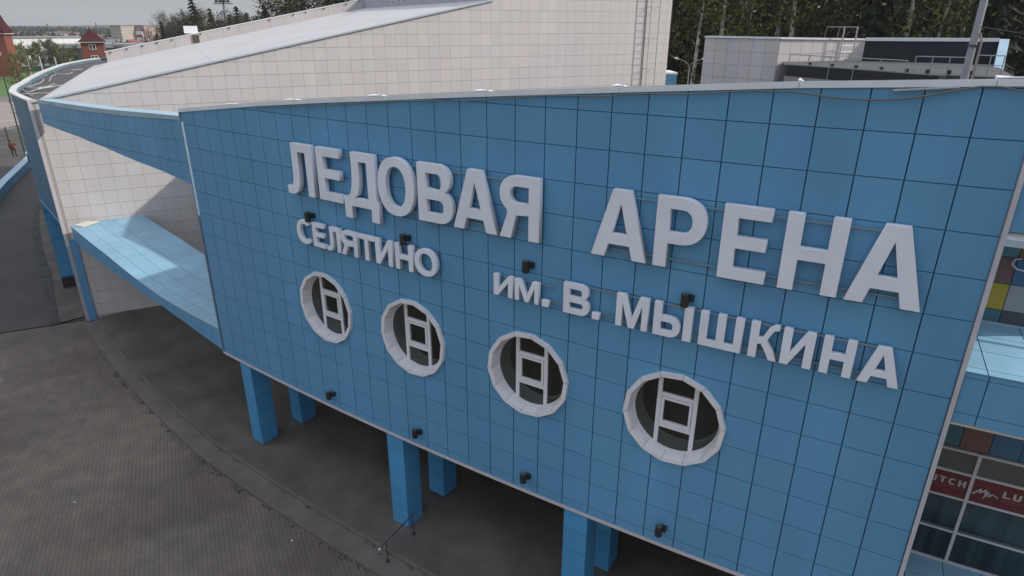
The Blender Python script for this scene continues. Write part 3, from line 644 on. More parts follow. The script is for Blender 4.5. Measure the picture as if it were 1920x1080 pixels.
word('sign_lettering', [('С', -10.15, -9.24), ('Е', -9.20, -8.50), ('Л', -8.42, -7.63), ('Я', -7.60, -6.72), ('Т', -6.66, -5.82), ('И', -5.79, -4.97), ('Н', -4.83, -4.01), ('О', -3.93, -2.94)], 7.14, .96, .21, .18, 'small white raised letters spelling СЕЛЯТИНО above the two left windows', .16, .27, [(7.97, -10., -3.), (7.26, -10., -3.)])
word('sign_lettering', [('И', -.62, .10), ('М', .18, 1.05), ('.', 1.16, 1.40)], 7.11, .72, .24, .2, 'small white raised letters spelling им. before the letter В', .16, .27, [(7.74, -.6, 1.5), (7.24, -.6, 1.5)])
word('sign_lettering', [('В', 1.90, 2.76), ('.', 2.86, 3.10)], 7.09, .98, .21, .18, 'small white raised initial В with its full stop, between им. and МЫШКИНА', .16, .27, [(7.97, 1.52, 3.2), (7.24, 1.52, 3.2)])
word('sign_lettering', [('М', 3.61, 4.58), ('Ы', 4.74, 5.83), ('Ш', 6.03, 7.17), ('К', 7.35, 8.08), ('И', 8.15, 8.91), ('Н', 9.09, 9.83), ('А', 9.96, 10.88)], 7.08, 1.0, .21, .18, 'small white raised letters spelling МЫШКИНА under the word АРЕНА', .16, .27, [(7.98, 3.22, 10.6), (7.22, 3.22, 10.8)])

# spotlights
def spot(i, z, label, up):
    t_ = thing('wall_spotlight', P(i, z, .05), label, 'light', 'black spotlights on the blue facade')
    b_ = MB(); b_.tube([P(i, z - .19, .22), P(i, z - .17, .22), P(i, z + .17, .22), P(i, z + .19, .22)], [.10, .115, .115, .10], 12)
    b_.build('lamp_body', BLACK, t_)
    c_ = MB(); c_.hexa([P(i + .05, z - .05, .16), P(i + .20, z - .05, .16), P(i + .20, z - .05, .0), P(i + .05, z - .05, .0)], [P(i + .05, z + .12, .16), P(i + .20, z + .12, .16), P(i + .20, z + .12, .0), P(i + .05, z + .12, .0)])
    c_.build('bracket', BLACK, t_)
    l_ = MB(); l_.tube([P(i, z + .192, .22), P(i, z + .20, .22)], .085, 12); l_.build('lens', mat('lamp_lens', (.10, .09, .085), .3), t_)
for i, lb in ((-9.45, 'black spotlight above the first letter of the small left word'), (-4.46, 'black spotlight above the seventh letter of the small left word'), (.55, 'black spotlight above the short two letter word in the middle'), (5.55, 'black spotlight above the second letter of the small right word')): spot(i, 8.26, lb, True)
for i, lb in ((-9.45, 'black spotlight low on the blue wall under the leftmost round window'), (-4.46, 'black spotlight low on the blue wall under the second round window from the left'), (.55, 'black spotlight low on the blue wall under the third round window from the left'), (5.55, 'black spotlight low on the blue wall under the rightmost round window')): spot(i, .32, lb, False)
# cable along the top
cb = MB(); pts = [(-12, topz(-12) - .06), (-8, topz(-8) - .10), (-4, topz(-4) - .05), (-1.5, topz(-1.5) - .12), (-.04, 13.21), (1.01, 13.33), (2.76, 13.40), (3.79, 13.52), (5.15, 13.58), (6.2, 13.70), (6.88, 13.74), (7.46, 13.75), (7.9, 13.71), (8.4, 13.66), (9.09, 13.66), (9.6, 13.71), (10.07, 13.80), (10.5, 13.92), (10.94, 14.02), (11.3, 14.03), (11.66, 13.96), (12.3, 13.85)]
cb.tube([P(i, z, .12) for i, z in pts], .022, 6)
cb.top('hanging_cable', mat('cable_grey', (.13, .13, .12), .6), 'thin grey cable sagging below the pale coping of the blue facade', 'cable')
pp = MB(); pp.tube([P(9.41, 13.87, .09), P(10.6, 13.985, .09)], .028, 8); pp.top('conduit_pipe', STEEL, 'short straight pale conduit under the coping at the right end of the facade', 'conduit')

# red banners
RED = mat('banner_red', (.12, .013, .016), .5, noise=.35, nscale=2.5); BTXT = mat('banner_text', (.42, .40, .38), .5)
for n, (a, c) in enumerate(((11.99, 13.66), (13.74, 15.91))):
    bn = thing('red_banner', P((a + c) / 2, 2.27, -3.28), ('red banner reading LUTCH in the shopfront beside the white facade edge' if n == 0 else 'red banner with zigzag logo and LUTCH at the right photo edge'), 'banner')
    sh = MB(); sh.hexa([P(a, 2.275, -3.25), P(c, 2.275, -3.25), P(c, 2.275, -3.27), P(a, 2.275, -3.27)], [P(a, 3.085, -3.25), P(c, 3.085, -3.25), P(c, 3.085, -3.27), P(a, 3.085, -3.27)]); sh.build('banner_sheet', RED, bn)
    x = a + (.41, .77)[n]
    for ch in 'LUTCH':
        me = letter_mesh({'C': 'С'}.get(ch, ch), (.185), .215, .27, .2, .004, BTXT, 0)
        o = place('printed_letter', me, bn, P(x, 2.66, -3.243), ang(x)); o['label'] = 'pale printed letter ' + ch; x += .248
    lg = MB(); z_ = [(.04, 2.57), (.23, 2.79), (.20, 2.66), (.36, 2.80), (.33, 2.68), (.43, 2.74), (.43, 2.60), (.53, 2.70), (.68, 2.62)]
    def Z(k): return P(a + z_[k][0], z_[k][1], -3.243)
    for u in range(0, 8): lg.quad(Z(u), Z(u + 1), P(a + z_[u + 1][0] + .01, z_[u + 1][1] - .05, -3.243), P(a + z_[u][0] + .03, z_[u][1] - .05, -3.243))
    lg.quad(P(a + .36, 2.66, -3.2425), P(a + .44, 2.66, -3.2425), P(a + .32, 2.42, -3.2425))
    lg.build('banner_logo', BTXT, bn)
    ln = MB(); xx = a + (.45, .8)[n]
    while xx < a + (1.55, 1.9)[n]:
        w_ = random.uniform(.03, .09); ln.quad(P(xx, 2.565, -3.243), P(xx + w_, 2.565, -3.243), P(xx + w_, 2.585, -3.243), P(xx, 2.585, -3.243)); xx += w_ + .02
    ln.build('fine_print', mat('banner_fine', (.26, .12, .12), .5), bn)

# hand rail by the middle column
hr = thing('hand_rail', P(-5.05, -5.26, 1.2), 'short steel stair railing with sloping handrail by the middle blue column', 'railing')
pA, pB = P(-5.0, -5.25, 1.72), P(-5.02, -5.10, .10)
for p_ in (pA, pB):
    q_ = MB(); q_.tube([p_, (p_[0], p_[1], p_[2] + .98)], .022, 8); q_.tube([p_, (p_[0], p_[1], p_[2] + .03)], .09, 10); q_.build('post', DSTEEL, hr)
def al(f, h): return tuple(pA[k] + (pB[k] - pA[k]) * f + (h if k == 2 else 0) for k in range(3))
q_ = MB(); q_.tube([al(-.22, 1.0), al(1.12, 1.07)], .026, 8); q_.build('handrail', DSTEEL, hr)
q_ = MB(); q_.tube([al(-.225, .999), al(-.255, .998)], .05, 8); q_.build('end_cap', WHITE, hr)
for h in (.70, .46, .22): q_ = MB(); q_.tube([al(0, h), al(1, h)], .011, 6); q_.build('rail_bar', DSTEEL, hr)

# ------------------------------------------------------------------ white hall
hall = thing('arena_hall', H(26, -20, -5.1), 'huge white tiled arena hall with sloping pale roof behind the blue wing', 'building')
RS = .1995; RZ = 10.38
SM = 33.0; SE_ = 51.6; PD = 41.5
tw = .916
zr = [-5.08 + .92 * k for k in range(16)] + [10.675 + .912 * k for k in range(-1, 9)]
wt = lambda s: (RZ + RS * s if s < SM else 18.6) - .05
cols_ = [0.0] + [.68 + tw * k for k in range(0, 56)] + [SE_]
TM = {}
def occluded(p):
    d = [p[k] - CAM[k] for k in range(3)]
    # facade, band and shelf hide parts of the wall
    for k in range(1, 120):
        f = k / 120; x, y, z = CAM[0] + d[0] * f, CAM[1] + d[1] * f, CAM[2] + d[2] * f
        r_ = hypot(x, y - R) - R
        if r_ < 0:
            i = atan2(x, R - y) * R / PW
            if -18.1 < i < 12 and -.4 < z < topz(i) + .1: return True
            if i <= -18.1 and bbot(i) < z < btop(i): return True
            if i <= -18.1 and sbt(i) < z < stp(i): return True
            return False
    return False
tl = []
for s0, s1 in zip(cols_, cols_[1:]):
    for z0, z1 in zip(zr, zr[1:]):
        top_ = wt((s0 + s1) / 2)
        if z0 > wt(s1) - .05: continue
        g2 = .009
        gv = .006; po = [(s0 + gv, z0 + g2), (s1 - gv, z0 + g2), (s1 - gv, z1 - g2), (s0 + gv, z1 - g2)]; full = abs(s1 - s0 - tw) < .01
        if z1 > wt(s0):
            po = clip(po, (s0, wt(s0)), (s1, wt(s1)), False); full = False
        if len(po) < 3: continue
        c = H((s0 + s1) / 2, 0, (z0 + z1) / 2)
        dp = depth(*c); v = [c[k] - CAM[k] for k in range(3)]
        yy = 540 + 1213 * (.20312 * v[0] - .3196 * v[1] - .92553 * v[2]) / dp
        vis = yy > -15 and not occluded(c)
        tl.append(((abs(area(po)) / dp ** 2) if vis else 0, s0, s1, z0, z1, po, full))
tl.sort(key=lambda q: -q[0])
rest = MB(); print('white tiles seen', sum(1 for q in tl if q[0] > 0))
for n, (wgt, s0, s1, z0, z1, po, full) in enumerate(tl):
    sm, zm = (s0 + s1) / 2, (z0 + z1) / 2
    if n < 300 and wgt > 0:
        key = round(z1 - z0, 3)
        if full and key in TM: me = TM[key]
        else:
            mb = MB(); mb.hexa([((x - sm) * U, .03 * U, (z - zm) * U) for x, z in po], [((x - sm) * U, 0, (z - zm) * U) for x, z in po]); me = mb.mesh('wall_tile', TILE, raw=True)
            if full: TM[key] = me
        place('wall_tile', me, hall, H(sm, .03, zm), pi / 2 - HA + random.gauss(0, .0015), random.gauss(0, .002))
    else:
        rest.hexa([H(x, 0, z) for x, z in po], [H(x, .03, z) for x, z in po])
rest.build('wall_tile_field', TILE, hall, kind='stuff')
# body of the hall
b = MB()
def hallq(s0, s1, n0, n1, z0, za, zb): b.hexa([H(s0, n0, z0), H(s1, n0, z0), H(s1, n1, z0), H(s0, n1, z0)], [H(s0, n0, za), H(s1, n0, zb), H(s1, n1, zb), H(s0, n1, za)])
hallq(0.05, SM, -.015, -PD, -5.4, RZ - .06, RZ + RS * SM - .06); hallq(SM + .002, SE_, -.015, -PD - 8, -5.4, 18.5, 18.5)
b.build('wall', GROUT, hall)
# membrane roof in sheets
for n0, n1 in ((.10, -10.35), (-10.35, -20.7), (-20.7, -31.0), (-31.0, -PD)):
    for s0, s1 in ((0., 11.0), (11.0, 22.0), (22.0, SM)):
        sA = s0 if s0 > 0 else (.45 if n0 > -30 else 1.6)
        e = .012; zA, zB = RZ + RS * sA, RZ + RS * s1
        r_ = MB(); r_.hexa([H(sA + e, n0 - e, zA - .05), H(s1 - e, n0 - e, zB - .05), H(s1 - e, n1 + e, zB - .05), H(sA + e, n1 + e, zA - .05)], [H(sA + e, n0 - e, zA), H(s1 - e, n0 - e, zB), H(s1 - e, n1 + e, zB), H(sA + e, n1 + e, zA)])
        r_.build('roof_sheet', MEMBR, hall)
fl = MB(); fl.hexa([H(-.2, .05, RZ - .10 - .04), H(SM, .05, RZ + RS * SM - .10), H(SM, .14, RZ + RS * SM - .10), H(-.2, .14, RZ - .14)], [H(-.2, .05, RZ + .02 - .04), H(SM, .05, RZ + RS * SM + .02), H(SM, .14, RZ + RS * SM + .02), H(-.2, .14, RZ - .02)])
fl.build('verge_flashing', mat('verge', (.46, .50, .53), .45), hall)
mat('parapet_tile', (.46, .43, .42), .55, rnd=.03, noise=.05)
ps = [1.6 + 1.9 * k for k in range(0, 17)] + [SM]
for s0, s1 in zip(ps, ps[1:]):
    pr = MB(); z0, z1 = RZ + RS * s0, RZ + RS * s1
    pr.hexa([H(s0 + .01, -PD, z0 - .1), H(s1 - .01, -PD, z1 - .1), H(s1 - .01, -PD - .3, z1 - .1), H(s0 + .01, -PD - .3, z0 - .1)], [H(s0 + .01, -PD, z0 + 1.12), H(s1 - .01, -PD, z1 + 1.12), H(s1 - .01, -PD - .3, z1 + 1.12), H(s0 + .01, -PD - .3, z0 + 1.12)])
    pr.build('parapet_panel', MATS['parapet_tile'], hall)
pc = MB(); pc.hexa([H(1.5, -PD + .06, RZ + RS * 1.5 + 1.12), H(SM, -PD + .06, RZ + RS * SM + 1.12), H(SM, -PD - .4, RZ + RS * SM + 1.12), H(1.5, -PD - .4, RZ + RS * 1.5 + 1.12)], [H(1.5, -PD + .06, RZ + RS * 1.5 + 1.20), H(SM, -PD + .06, RZ + RS * SM + 1.20), H(SM, -PD - .4, RZ + RS * SM + 1.2), H(1.5, -PD - .4, RZ + RS * 1.5 + 1.20)])
pc.build('parapet_coping', WHITE, hall)
for s in (2.1, 3.9, 5.6, 7.2, 8.9, 12.2, 15.6, 20.6, 23.6, 25.2, 27.6, 30.6, 32.4):
    h_ = MB(); z = RZ + RS * s + .96; h_.tube([H(s, -PD + .005, z), H(s, -PD + .12, z)], .085, 8); h_.build('bracket_hole', BLACK, hall)
rs = MB(); rs.hexa([H(SM - .02, -.1, RZ + RS * SM), H(SM + .2, -.1, RZ + RS * SM), H(SM + .2, -PD, RZ + RS * SM), H(SM - .02, -PD, RZ + RS * SM)], [H(SM - .02, -.1, 18.0), H(SM + .2, -.1, 18.0), H(SM + .2, -PD, 18.0), H(SM - .02, -PD, 18.0)])
rs.build('riser_wall', mat('shade_tinted_riser', (.40, .37, .44), .6, noise=.06), hall)  # lavender cast of this shaded side is put into the colour
for k in range(10):
    n = -PD + 1.2 + k * 2.1; h_ = MB(); z = 17.55 + random.uniform(-.1, .1); h_.tube([H(SM - .03, n, z), H(SM - .12, n, z)], .05, 6); h_.build('bracket_hole', BLACK, hall)
for n, w_ in ((-33.5, 1.2), (-31.6, 1.4)):
    v_ = MB(); v_.obox(H(SM + 2, n, 0)[:2], HD, HN, .9, w_ / 2, 18.5, 20.4); v_.build('roof_vent', WHITE, hall)
# ladder on the gable wall
ld = MB()
for s in (48.75, 49.75): ld.tube([H(s, .62, 6), H(s, .62, 20)], .04, 6)
z = 6.2
while z < 19.8: ld.tube([H(48.75, .62, z), H(49.75, .62, z)], .02, 5); z += .62
for z in (8.5, 11.2, 13.9, 16.6):
    for s in (48.75, 49.75): ld.tube([H(s, 0, z), H(s, .62, z)], .025, 5)
ld.build('wall_ladder', mat('ladder_paint', (.52, .46, .45), .5), hall)
lp = MB(); lp.tube([H(48.62, .1, 6), H(48.62, .1, 20)], .03, 6); lp.build('down_conductor', BLACK, hall)
# sign board and hatch on far parapet
sb = thing('roof_board', H(9.9, -PD - .2, RZ + 3.1), 'small white board standing on the far roof parapet above a dark hatch', 'board')
z_ = RZ + RS * 9.9 + 1.2
q_ = MB(); q_.obox(H(11.2, -PD - .25, 0)[:2], HD, HN, .78, .08, z_ + .30, z_ + 1.15); q_.build('board_panel', WHITE, sb)
q_ = MB(); q_.obox(H(11.2, -PD - .36, 0)[:2], HD, HN, .05, .05, z_ - .9, z_ + 1.0); q_.build('board_post', STEEL, sb)
q_ = MB(); q_.obox(H(11.6, -PD + .05, 0)[:2], HD, HN, .38, .06, z_ - .75, z_ + .12); q_.build('roof_hatch', mat('hatch', (.07, .06, .05), .8), hall)
# blue corner block at the far right end of the hall
q_ = MB(); q_.obox((-17.1, 60.2), (.85, .53), (-.53, .85), 1.35, 2, -5, 9.85); q_.obox((-17.1, 60.2), (.85, .53), (-.53, .85), 1.4, 2.05, 9.851, 10.05, mi=1)
q_.top('blue_stair_block', [BLUE, WHITE], 'small blue block with white cap beside the right end of the white hall', 'building')

# ------------------------------------------------------------------ left curved wing
lw = thing('side_wing', P(-70, -5.1, -3), 'long curved blue side wing with flat dark roof receding on the left', 'building')
LT = 10.22
ldt = [(-105, -8.6), (-99, -7.2), (-89, -5.6), (-79, -4.5), (-68, -3.0), (-59, -1.6), (-54, -.55), (-49, .10), (-41, .15)]
LDF = lambda i: lerp(i, ldt)
WP = P
def P(i, z, d=0.): return WP(i, z, d + LDF(i))
LD = 0.
lbz = lambda i: lerp(i, [(-105, 2.25), (-50, 2.2), (-45.4, 2.15), (-43, 1.95), (-40.4, 1.55)])
PAN3 = {}
lc = [-40.42] + [-41.5 - k * 1.0 for k in range(64)]
LBLUE = mat('side_wing_panel', (.058, .165, .26), .42, rnd=.05, noise=.12, nscale=.5, streak=True, spec=.3)
for a, c in zip(lc[1:], lc):
    zs = [lbz(-40.42 if c > -41.6 else (a + c) / 2), 4.6, 7.4, LT]
    for z0, z1 in zip(zs, zs[1:]):
        facecell('wing_panel', lambda i: z0, lambda i: z1, a, c, LD, LBLUE, lw, gx=.010, gz=.010)
b = MB(); cc = [-40.42 - k * 2 for k in range(33)]
for a, c in zip(cc[1:], cc):
    b.quad(P(a, 1.9, LD - .04), P(c, 1.9 if c < -42 else 1.65, LD - .04), P(c, LT, LD - .04), P(a, LT, LD - .04))
    b.quad(P(a, 2.2, LD - .04), P(c, 2.2, LD - .04), P(c, 2.2, -5), P(a, 2.2, -5))
b.build('wall', JOINT, lw)
b = MB()
for a, c in zip(cc[1:], cc):
    b.hexa([P(a, lbz(a) - .13, LD + .05), P(c, lbz(c) - .13, LD + .05), P(c, lbz(c) - .13, LD - .3), P(a, lbz(a) - .13, LD - .3)], [P(a, lbz(a), LD + .05), P(c, lbz(c), LD + .05), P(c, lbz(c), LD - .3), P(a, lbz(a), LD - .3)])
b.build('bottom_trim', BLUETRIM, lw)
RZL = 9.94
rf = MB()
inn = [H(.2 + (.0 if k < 30 else 1.6), -k, 0)[:2] for k in (2, 10, 20, 30, 36, 44, 56, 66)]
outr = [P(i, 0, LD - .3)[:2] for i in range(-105, -40, 3)] + [P(-40.5, 0, LD - .3)[:2]]
pl_ = outr + [H(.25, -.6, 0)[:2], H(.25, -30, 0)[:2], H(2.2, -33, 0)[:2], H(2.2, -60, 0)[:2]]
rf.prism(pl_, RZL - .2, RZL); rf.build('roof', DARKROOF, lw)
ii = [-40.45 - k * 4 for k in range(17)]
for a, c in zip(ii[1:], ii):
    q_ = MB(); n = 4; e = .01
    pts = [a + e + (c - a - 2 * e) * k / n for k in range(n + 1)]
    for u, v in zip(pts, pts[1:]):
        q_.hexa([P(u, LT + .0, LD + .08), P(v, LT, LD + .08), P(v, LT, LD - .36), P(u, LT, LD - .36)], [P(u, LT + .11, LD + .08), P(v, LT + .11, LD + .08), P(v, LT + .09, LD - .36), P(u, LT + .09, LD - .36)])
        q_.hexa([P(u, RZL, LD - .3), P(v, RZL, LD - .3), P(v, RZL, LD - .5), P(u, RZL, LD - .5)], [P(u, LT - .002, LD - .3), P(v, LT - .002, LD - .3), P(v, LT - .002, LD - .5), P(u, LT - .002, LD - .5)], mi=1)
    q_.build('coping', [mat('wing_coping', (.52, .51, .50), .55, noise=.18, nscale=1.5), mat('upstand', (.10, .16, .19), .6, noise=.2)], lw)
q_ = MB(); e0 = P(-105, 0, LD)[:2]; e1 = H(2.2, -60, 0)[:2]
q_.hexa([(e0[0], e0[1], RZL), (e1[0], e1[1], RZL), (e1[0] + .5, e1[1] + .7, RZL), (e0[0] + .5, e0[1] + .7, RZL)], [(e0[0], e0[1], LT + .11), (e1[0], e1[1], LT + .11), (e1[0] + .5, e1[1] + .7, LT + .11), (e0[0] + .5, e0[1] + .7, LT + .11)])
q_.build('end_parapet', mat('upstand', (.10, .16, .19), .6), lw)
# end trim beside the white wall
e_ = Vector(H(-.02, .06, 0))
def finbox(s0, s1, n0, n1, z0, z1, nm, M):
    q_ = MB(); q_.hexa([H(s0, n0, z0), H(s1, n0, z0), H(s1, n1, z0), H(s0, n1, z0)], [H(s0, n0, z1), H(s1, n0, z1), H(s1, n1, z1), H(s0, n1, z1)]); q_.build(nm, M, lw)
finbox(-.36, .003, -.5, .055, -5.4, LT + .2, 'end_pier', mat('pier_tile', (.36, .33, .32), .6, noise=.08))
finbox(-.40, -.20, .056, .12, .4, LT + .22, 'edge_trim', mat('fin_trim', (.56, .51, .53), .5))
finbox(-.40, -.18, .056, .12, -5.38, .398, 'edge_trim', mat('fin_trim_low', (.34, .34, .38), .5))
finbox(-.175, .30, .06, .13, -5.38, .9, 'fin_foot', BLUE)
for ic, w_ in ((-49.6, .9), (-58.2, .8), (-66.8, .8), (-75.4, .8), (-84, .8)):
    column(ic - w_, ic + w_, .05, -.95, -5.3, 2.15, lw, [-4.3, -3.2, -2.1, -1.0, .1, 1.2, 2.14], base=.85)
P = WP
# old hoses lying on the flat roof
HS = [[(-58.85, 11.35), (-55.58, 10.46), (-54.15, 10.25), (-53.33, 10.81), (-53.83, 11.65), (-56.67, 13.51)], [(-58.85, 11.35), (-54.4, 10.08), (-51.99, 10.01), (-53.47, 11.9)], [(-59.5, 14.33), (-64.76, 16.88), (-68.11, 18.94), (-67.36, 19.47), (-67.8, 20.09), (-69.99, 21.48)], [(-73.55, 21.04), (-70.61, 20.05), (-68.69, 19.47), (-67.54, 19.34)], [(-48.73, 7.57), (-48.39, 8.05), (-48.28, 8.37), (-47.92, 9.1)], [(-50.09, 8.64), (-52.82, 10.58), (-53.65, 11.78), (-54.52, 13.03)], [(-55.21, 10.71), (-56.39, 11.75), (-58.33, 13.04), (-60.53, 14.35), (-63.96, 15.8)], [(-66.47, 16.54), (-67.26, 17.28), (-67.34, 17.67)], [(-73.67, 23.1), (-74.08, 23.93), (-74.49, 24.78)], [(-57.76, 10.81), (-51.88, 9.0), (-46.91, 7.4)]]
HL = ['looping out from the left parapet', 'crossing the roof middle', 'curling across the far roof part', 'curving from the outer parapet', 'nearest to the white roof eave, short', 'running to the white roof eave', 'running diagonally across the roof', 'very short, in the far middle', 'farthest along the roof', 'running straight to the near wall end']
for ln, hl in zip(HS, HL):
    q_ = MB(); pts = []
    for (a, b_), (c, d_) in zip(ln, ln[1:]):
        for k in range(4): f = k / 4; pts.append((a + (c - a) * f + random.uniform(-.05, .05), b_ + (d_ - b_) * f + random.uniform(-.05, .05), RZL + .06 + random.uniform(0, .05)))
    pts.append((*ln[-1], RZL + .06)); q_.tube(pts, .042, 5)
    q_.top('roof_hose', HOSE, 'pale grey hose on the flat dark roof, ' + hl, 'hose', 'old hoses on the flat roof')

# ------------------------------------------------------------------ rear annex
an = thing('rear_annex', (4, 40, -5.1), 'pale tiled annex with dark inner parapet and white coping, right of the hall', 'building')
Bp, Ap, Cp, Dp = (.27, 34.86), (-5.5, 36.62), (5.13, 40.65), (13.2, 40.9)
def wallbox(p, q_, z0, za, zb, th, name, M, parent, mi=None):
    dx, dy = q_[0] - p[0], q_[1] - p[1]; l = hypot(dx, dy); nx, ny = -dy / l * th, dx / l * th
    b_ = MB(); b_.hexa([(p[0], p[1], z0), (q_[0], q_[1], z0), (q_[0] + nx, q_[1] + ny, z0), (p[0] + nx, p[1] + ny, z0)], [(p[0], p[1], za), (q_[0], q_[1], zb), (q_[0] + nx, q_[1] + ny, zb), (p[0] + nx, p[1] + ny, za)])
    return b_.build(name, M, parent)
wallbox(Ap, Bp, -5, 14.20, 14.20, .3, 'wall', GROUT, an); wallbox(Bp, Cp, 8, 14.20, 14.10, .3, 'wall', GROUT, an)
wallbox(Cp, Dp, 8, 14.05, 14.12, .3, 'dark_parapet', DARKCLAD, an)
def tiles(p, q_, z0, z1, ntile, nrow, M):
    dx, dy = q_[0] - p[0], q_[1] - p[1]; l = hypot(dx, dy); ux, uy = dx / l, dy / l; nx, ny = uy, -ux
    a = atan2(uy, ux)
    w_ = l / ntile; h_ = (z1 - z0) / nrow; mb = MB(); mb.box((-w_ / 2 + .012) * U, (w_ / 2 - .012) * U, 0, .03 * U, (-h_ / 2 + .012) * U, (h_ / 2 - .012) * U); me = mb.mesh('wall_tile', M, raw=True)
    for k in range(ntile):
        for r_ in range(nrow):
            s = (k + .5) * w_; place('wall_tile', me, an, (p[0] + ux * s + nx * .03, p[1] + uy * s + ny * .03, z0 + (r_ + .5) * h_), a)
tiles(Ap, Bp, 9.6, 14.2, 6, 5, TILE); tiles(Bp, Cp, 10.5, 14.12, 8, 4, TILE)
def cop(p, q_, za, zb, off0=-.12, off1=.35, hh=.20, nm='coping'):
    dx, dy = q_[0] - p[0], q_[1] - p[1]; l = hypot(dx, dy); nx, ny = -dy / l, dx / l
    A_ = [(p[0] + nx * off0, p[1] + ny * off0, za), (q_[0] + nx * off0, q_[1] + ny * off0, zb), (q_[0] + nx * off1, q_[1] + ny * off1, zb), (p[0] + nx * off1, p[1] + ny * off1, za)]
    b_ = MB(); b_.hexa(A_, [(x, y, z + hh) for x, y, z in A_]); b_.build(nm, WHITE, an)
cop(Ap, (Bp[0] - .02, Bp[1]), 14.201, 14.201, hh=.12); cop(Bp, (Cp[0] - .1, Cp[1] - .1), 14.20, 14.10, hh=.12); cop(Cp, Dp, 14.055, 14.125, hh=.22)
ctr = MB(); ctr.hexa([(13.21, 40.9, 9), (13.7, 40.9, 9), (13.7, 33, 9), (13.21, 33, 9)], [(13.21, 40.9, 14.3), (13.75, 40.9, 14.3), (13.4, 33, 11.4), (12.9, 33, 11.4)]); ctr.build('end_coping', PALEBLUE, an)
# annex roof deck with rounded dark parapet
deck = [(1.4, 31.6), (5.86, 28.9), (8.8, 26.6), (13.5, 26.2), (13.2, 40.6), (5.1, 40.5), (.6, 35.1)]
MB().prism(deck, 8, 12.70).build('roof_deck', mat('grey_membrane', (.048, .047, .048), .7, noise=.3, nscale=.6), an)
rp = MB(); rpp = [(1.70, 30.95), (3.8, 29.70), (5.86, 28.42), (8.8, 26.10), (10.2, 25.4)]
for (x0, y0), (x1, y1) in zip(rpp, rpp[1:]):
    rp.hexa([(x0, y0, 12.04), (x1, y1, 12.04), (x1 + .3, y1 + .5, 12.04), (x0 + .3, y0 + .5, 12.04)], [(x0, y0, 12.72), (x1, y1, 12.72), (x1 + .3, y1 + .5, 12.74), (x0 + .3, y0 + .5, 12.74)])
rp.build('dark_upstand', mat('black_membrane', (.012, .013, .017), .6, noise=.2), an)
lwl = MB(); lwl.prism([(1.6, 31.0), (5.8, 28.4), (8.8, 26.1), (11, 24.6), (11.5, 25.6), (9, 27), (6, 29.2), (1.8, 31.6)], 8, 12.03); lwl.build('beige_upstand', mat('beige_stone', (.30, .265, .25), .7, noise=.08), an)
for k, (x, y) in enumerate(((3.1, 30.7), (4.5, 29.9), (5.9, 29.1), (7.3, 28.2), (8.6, 27.3), (9.6, 27.2), (10.6, 27.2), (11.6, 27.2))):
    q_ = MB(); q_.tube([(x, y, 12.6), (x, y, 12.92)], .11, 8); q_.build('roof_drain', BLACK, an)
def rail(pts, zb, zt, nm, lab, mid=True, r_=.03):
    t_ = thing(nm, (pts[0][0], pts[0][1], zb), lab, 'railing')
    for p in pts: q_ = MB(); q_.tube([(p[0], p[1], zb), (p[0], p[1], zt)], r_, 6); q_.build('post', STEEL, t_)
    q_ = MB(); q_.tube([(p[0], p[1], zt) for p in pts], r_, 6); q_.build('top_rail', STEEL, t_)
    if mid: q_ = MB(); q_.tube([(p[0], p[1], (zt + zb) / 2 + .1) for p in pts], r_ * .8, 6); q_.build('mid_rail', STEEL, t_)
rail([(1.78, 31.0), (3.05, 30.2), (4.4, 29.3), (5.84, 28.4), (7.23, 27.5), (8.57, 26.6)], 12.0, 13.36, 'roof_railing', 'long thin steel railing along the rolled black parapet of the annex')
rail([(8.9, 27.8), (9.7, 27.8), (10.5, 27.8), (11.2, 27.8)], 12.6, 13.55, 'roof_railing', 'pale roof railing in front of the dark parapet, left of the mast')
rail([(11.75, 27.75), (12.3, 27.75), (12.9, 27.9)], 12.5, 13.68, 'roof_railing', 'short bent roof railing right of the mast by the white end coping')
al_ = thing('roof_ladder', (4.0, 38.9, 12), 'steel roof ladder with guard hoops over the annex coping', 'ladder')
la, lb_ = (3.55, 38.75), (4.30, 39.64); of = (.28, -.24)
for p in (la, lb_):
    q_ = MB(); q_.tube([(p[0] + of[0], p[1] + of[1], 12.6), (p[0] + of[0], p[1] + of[1], 15.0)], .05, 6); q_.build('side_rail', mat('pale_steel', (.48, .47, .44), .5), al_)
    q_ = MB(); q_.tube([(p[0] + of[0], p[1] + of[1], 15.0), (p[0] - 1.0, p[1] + .8, 15.0), (p[0] - 1.1, p[1] + .9, 14.3)], .03, 6); q_.build('guard_hoop', STEEL, al_)
z = 12.9
while z < 14.2: q_ = MB(); q_.tube([(la[0] + of[0], la[1] + of[1], z), (lb_[0] + of[0], lb_[1] + of[1], z)], .02, 5); q_.build('rung', STEEL, al_); z += .42
# mast on the wing roof
ms = thing('light_mast', (10.92, 13.76, 8.9), 'tall tapered grey mast rising behind the right end of the blue facade', 'mast')
q_ = MB(); q_.tube([(10.92, 13.76, 8.9), (10.92, 13.76, 24)], [.135, .105], 12); q_.build('pole', STEEL, ms)
q_ = MB(); q_.tube([(11.16, 13.7, 8.9), (11.16, 13.7, 14.6), (11.05, 13.72, 14.9)], .045, 6); q_.build('conduit', mat('rusty_conduit', (.34, .27, .23), .6), ms)
for z in (11, 12.9, 14.45): q_ = MB(); q_.tube([(10.92, 13.76, z), (10.92, 13.76, z + .06)], .19, 10); q_.build('clamp', DSTEEL, ms)
q_ = MB(); q_.tube([(11, 13.7, 15.1), (13.2, 13.5, 14.75), (16, 13.2, 14.35), (20, 13, 14.0)], .018, 5); q_.top('overhead_wire', DSTEEL, 'thin dark wire running right from the grey mast', 'wire')

